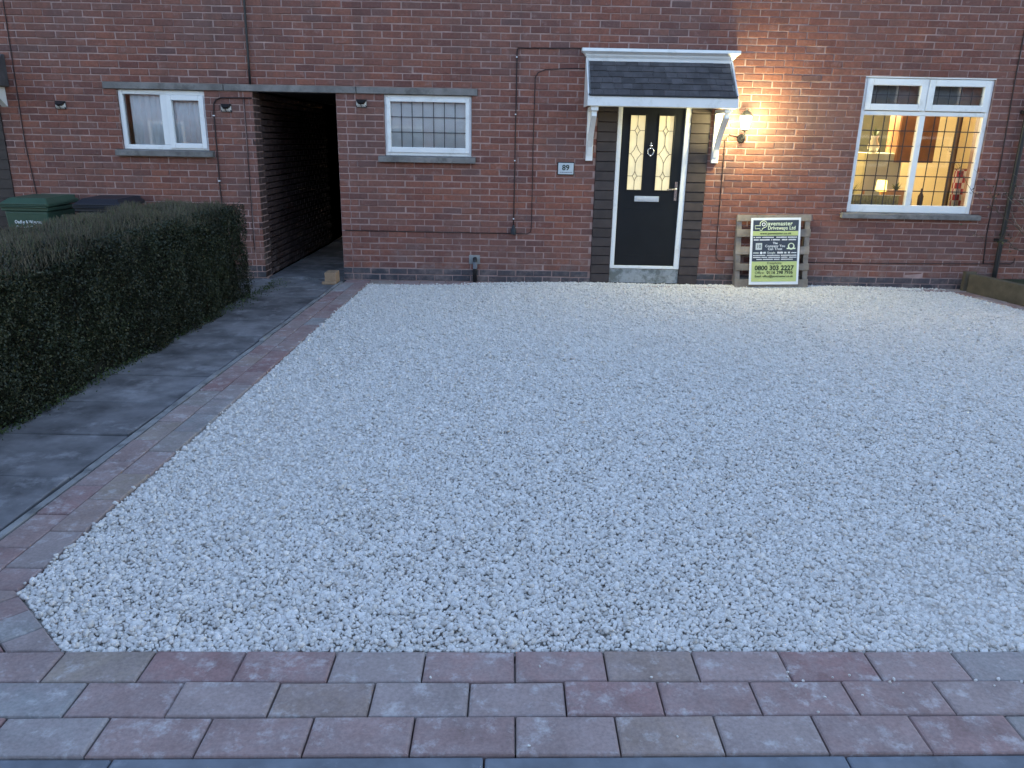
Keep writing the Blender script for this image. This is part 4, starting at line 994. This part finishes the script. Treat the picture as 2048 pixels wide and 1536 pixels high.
bin_(-4.90, -4.36, 8.80, 9.42, 1.055, MAT['bin_dark'], 'dark charcoal wheelie bin right of the green one', skew=.0)

# ------------------------------------------------------------------ hedge
hd = thing('hedge', 'clipped dark green privet hedge along the left of the path', 'hedge', (-3.3, 5.2, -.05))
HX0, HY0, HY1, HZ = -3.68, -.5, 8.42, .985
hxr = lambda y: -2.945+(y-4.23)*.0246
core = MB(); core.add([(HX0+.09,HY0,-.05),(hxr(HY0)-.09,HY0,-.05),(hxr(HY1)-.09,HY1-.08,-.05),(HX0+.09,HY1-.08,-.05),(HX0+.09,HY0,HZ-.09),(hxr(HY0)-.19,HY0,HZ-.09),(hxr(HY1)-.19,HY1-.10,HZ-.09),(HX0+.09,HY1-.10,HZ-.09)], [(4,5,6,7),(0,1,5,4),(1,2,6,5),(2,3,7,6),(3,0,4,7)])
part(core, 'branch_core', pm('dark hedge wood', (.012,.013,.008), .95, .4, 12, .5), hd)  # dark brown-green filling behind the leaves
def leaves(n, sampler, size, aspect=.5):
    P_, Nn = sampler(n); n = len(P_)
    d = rng.normal(size=(n,3))+Nn*.6; d /= np.linalg.norm(d, axis=1)[:,None]
    u = np.cross(d, rng.normal(size=(n,3))); u /= np.linalg.norm(u, axis=1)[:,None]; w_ = np.cross(d, u)
    s = size*rng.uniform(.6,1.3,(n,1))
    a = P_-u*s; b = P_+w_*s*aspect+d*s*.15; c = P_+u*s; e = P_-w_*s*aspect+d*s*.15
    return np.stack([a,b,c,e], 1).reshape(-1,3), n
def quads(name, V, n, mat, parent):
    me = bpy.data.meshes.new(name); me.vertices.add(len(V)); me.vertices.foreach_set('co', V.astype(np.float32).ravel())
    me.loops.add(4*n); me.loops.foreach_set('vertex_index', np.arange(4*n, dtype=np.int32)); me.polygons.add(n)
    me.polygons.foreach_set('loop_start', np.arange(0,4*n,4,dtype=np.int32)); me.update(calc_edges=True); me.materials.append(mat)
    o = bpy.data.objects.new(name, me); COL.objects.link(o); under(o, parent); return o
def lump(a, b): return .042*np.sin(a*2.1+b*1.3)+.034*np.sin(a*5.3-b*4.1+1)+.024*np.sin(a*11+b*7+2)+.016*np.sin(a*23-b*19)
def side(n):
    y = rng.uniform(HY0, HY1, n); z = -.04+(HZ+.03)*rng.random(n)**.9; dep = np.abs(rng.normal(0,.035,n))
    x = -2.945+(y-4.23)*.0246+lump(y,z)-dep+.02-.11*np.clip((z-.72)/.28,0,1)**2-.03*np.clip((.25-z)/.25,0,1)+rng.normal(0,.006,n)
    return np.column_stack([x,y,z]), np.tile([1.,0,.2],(n,1))
def topf(n):
    x = rng.uniform(HX0, -2.88, n); y = rng.uniform(HY0, HY1, n); z = HZ+lump(x,y)*.45-np.abs(rng.normal(0,.022,n))-.11*np.clip((x+3.13)/.22,0,1)**2
    return np.column_stack([x,y,z]), np.tile([0,0,1.],(n,1))
def endf(n):
    x = rng.uniform(HX0, -2.86, n); z = rng.uniform(-.04,HZ,n); y = HY1+lump(x,z)*.7-np.abs(rng.normal(0,.03,n)); return np.column_stack([x,y,z]), np.tile([0,1.,.2],(n,1))
def backf(n):
    y = rng.uniform(HY0, HY1, n); z = rng.uniform(-.04,HZ,n); x = HX0-lump(y,z)+np.abs(rng.normal(0,.03,n)); return np.column_stack([x,y,z]), np.tile([-1.,0,.2],(n,1))
Vs = []; tot = 0
for n_, f_ in ((150000, side), (60000, topf), (17000, endf), (9000, backf)):
    V, k = leaves(n_, f_, .0102); Vs.append(V); tot += k
fo = quads('foliage', np.concatenate(Vs), tot, MAT['leaf'], hd)
def twigs(n):                                              # clipped shoots standing out of the top
    x = rng.uniform(HX0+.02, -2.92, n); y = rng.uniform(HY0, HY1, n); z = HZ+lump(x,y)*.45-.03-.11*np.clip((x+3.13)/.22,0,1)**2
    p = np.column_stack([x,y,z]); t_ = np.column_stack([rng.normal(0,.25,n), rng.normal(0,.25,n), np.ones(n)]); h = rng.uniform(.03,.085,n)[:,None]
    w_ = np.column_stack([rng.normal(size=n), rng.normal(size=n), np.zeros(n)]); w_ /= np.linalg.norm(w_,axis=1)[:,None]; w_ *= .0022
    return np.stack([p-w_, p+w_, p+w_*.6+t_*h, p-w_*.6+t_*h], 1).reshape(-1,3), n
V, k = twigs(34000); quads('clipped_shoots', V, k, MAT['cliptwig'], hd)
def shoots(n):                                             # stray shoots leaning out of the face and the top edge
    y = rng.uniform(HY0, HY1, n); z = HZ*rng.random(n)**.6; x = -2.945+(y-4.23)*.0246+lump(y,z)-.02
    p = np.column_stack([x,y,z]); t_ = np.column_stack([rng.uniform(.2,1,n), rng.normal(0,.5,n), rng.uniform(-.1,1,n)]); t_ /= np.linalg.norm(t_,axis=1)[:,None]; h = rng.uniform(.03,.11,n)[:,None]
    w_ = np.cross(t_, rng.normal(size=(n,3))); w_ /= np.linalg.norm(w_,axis=1)[:,None]; w_ *= .0016
    tip = p+t_*h; lv, m = leaves(n*3, lambda q: (np.repeat(p,3,0)+np.repeat(t_*h,3,0)*rng.uniform(.5,1.05,(n*3,1))+rng.normal(0,.006,(n*3,3)), np.tile([1.,0,.4],(n*3,1))), .010)
    return np.concatenate([np.stack([p-w_, p+w_, tip+w_*.5, tip-w_*.5], 1).reshape(-1,3), lv]), n+m
V, k = shoots(1500); quads('stray_shoots', V, k, MAT['leaf'], hd)
# weeds and leaf litter along the hedge foot and the lawn edge
def weeds(n):
    y = rng.uniform(2.0, 9.3, n); x = -2.97+(y-4.23)*.0246+np.abs(rng.normal(0,.045,n))*np.where(y>7.6,2.2,1.0)-.02; z = np.abs(rng.normal(0,.022,n))-.005
    return np.column_stack([x,y,z]), np.tile([0,0,1.],(n,1))
V, k = leaves(3200, weeds, .010); wd = thing('weeds', 'low green weeds growing along the foot of the hedge', 'weeds', (-2.9,5,0)); wo = quads('weed_leaves', V, k, MAT['weed'], wd)
bpy.data.objects.remove(wd); wo.parent = None; wo.matrix_parent_inverse.identity(); wo.name = 'weeds'; struct(wo, 'stuff', 'low green weeds growing along the foot of the hedge')

# ------------------------------------------------------------------ raised bed on the right: sleepers and a bare shrub
def sl_x(y): return right_x(y)+.004+PD+.015
sz0 = .0
ya, yb = 9.36, 7.0
for i, (y1, y0) in enumerate(((9.36, 6.96), (6.95, 4.55), (4.54, 2.3))):
    mb = MB(); t_ = .10; p = [(sl_x(y0),y0),(sl_x(y0)+t_,y0+.02),(sl_x(y1)+t_,y1),(sl_x(y1),y1)]
    mb.prism(p, .005, .215+gz(5.6,9)); o = mb.build('timber_sleeper', MAT['sleeper'], None, bevel=.006)
    tag(o, ('timber sleeper edging the raised bed next to the house wall', 'timber sleeper edging the raised bed halfway down the drive', 'timber sleeper edging the raised bed nearest the road')[i], 'sleeper', 'sleepers round the raised bed')
mb = MB(); mb.prism([(sl_x(9.36)-.035,9.375),(sl_x(9.36)+.10,9.375),(sl_x(9.36)+.10,9.44),(sl_x(9.36)-.035,9.44)], .0, .235+gz(5.6,9)); tag(mb.build('timber_post', MAT['sleeper'], None, bevel=.004), 'short timber post at the wall end of the sleepers', 'post')
sb = MB(); sb.prism([(sl_x(2.3)+.11,2.3),(9,2.3),(9,9.5),(sl_x(9.4)+.10,9.5),(sl_x(9.36)+.11,9.36)], -.1, .165); struct(sb.build('soil_bed', MAT['soil'], None))
sh = thing('bare_shrub', 'bare twiggy shrub in the raised bed at the right edge', 'shrub', (6.35, 9.0, .165))
def grow(mb, p, d, r, l, depth, rr):
    pts_ = [p]
    for k in range(4):
        d = (d+Vector((rr.gauss(0,.16), rr.gauss(0,.12), rr.gauss(.02,.1)))).normalized(); pts_.append(pts_[-1]+d*l/4)
    mb.tube(pts_, r, 5, r*.55)
    if depth:
        for k in range(rr.choice((2,3,3))):
            q = pts_[rr.choice((2,3,4))]; nd_ = (d+Vector((rr.gauss(0,.6), rr.gauss(0,.45), rr.gauss(.1,.4)))).normalized(); grow(mb, q, nd_, r*.55, l*rr.uniform(.55,.8), depth-1, rr)
rr = random.Random(5); mb = MB(); mb2 = MB()
for k in range(9):
    a = rr.uniform(-.5,.5); grow(mb if k%3 else mb2, Vector((6.35+rr.uniform(-.12,.15), 9.02+rr.uniform(-.1,.12), .16)), Vector((rr.uniform(-.28,.35), rr.uniform(-.15,.12), 1)).normalized(), rr.uniform(.007,.011), rr.uniform(.6,1.0), 3, rr)
part(mb, 'stems', MAT['twig'], sh); part(mb2, 'pale_stems', MAT['bark_pale'], sh)
pts3 = np.array([mb.v[i] for i in rr.sample(range(len(mb.v)), min(1500, len(mb.v)))])
def shl(n):
    i = rng.integers(0, len(pts3), n); return pts3[i]+rng.normal(0,.03,(n,3)), np.tile([0,0,1.],(n,1))
V, k = leaves(900, shl, .016); V[:,1] = np.minimum(V[:,1], WALL-.012); quads('leaf_cluster', V, k, MAT['leaf'], sh)
for o in (sh.children[0], sh.children[1]):
    for v in o.data.vertices: v.co.y = min(v.co.y, WALL-.012)

# keep every weightless parent where it belongs
bpy.context.view_layer.update()
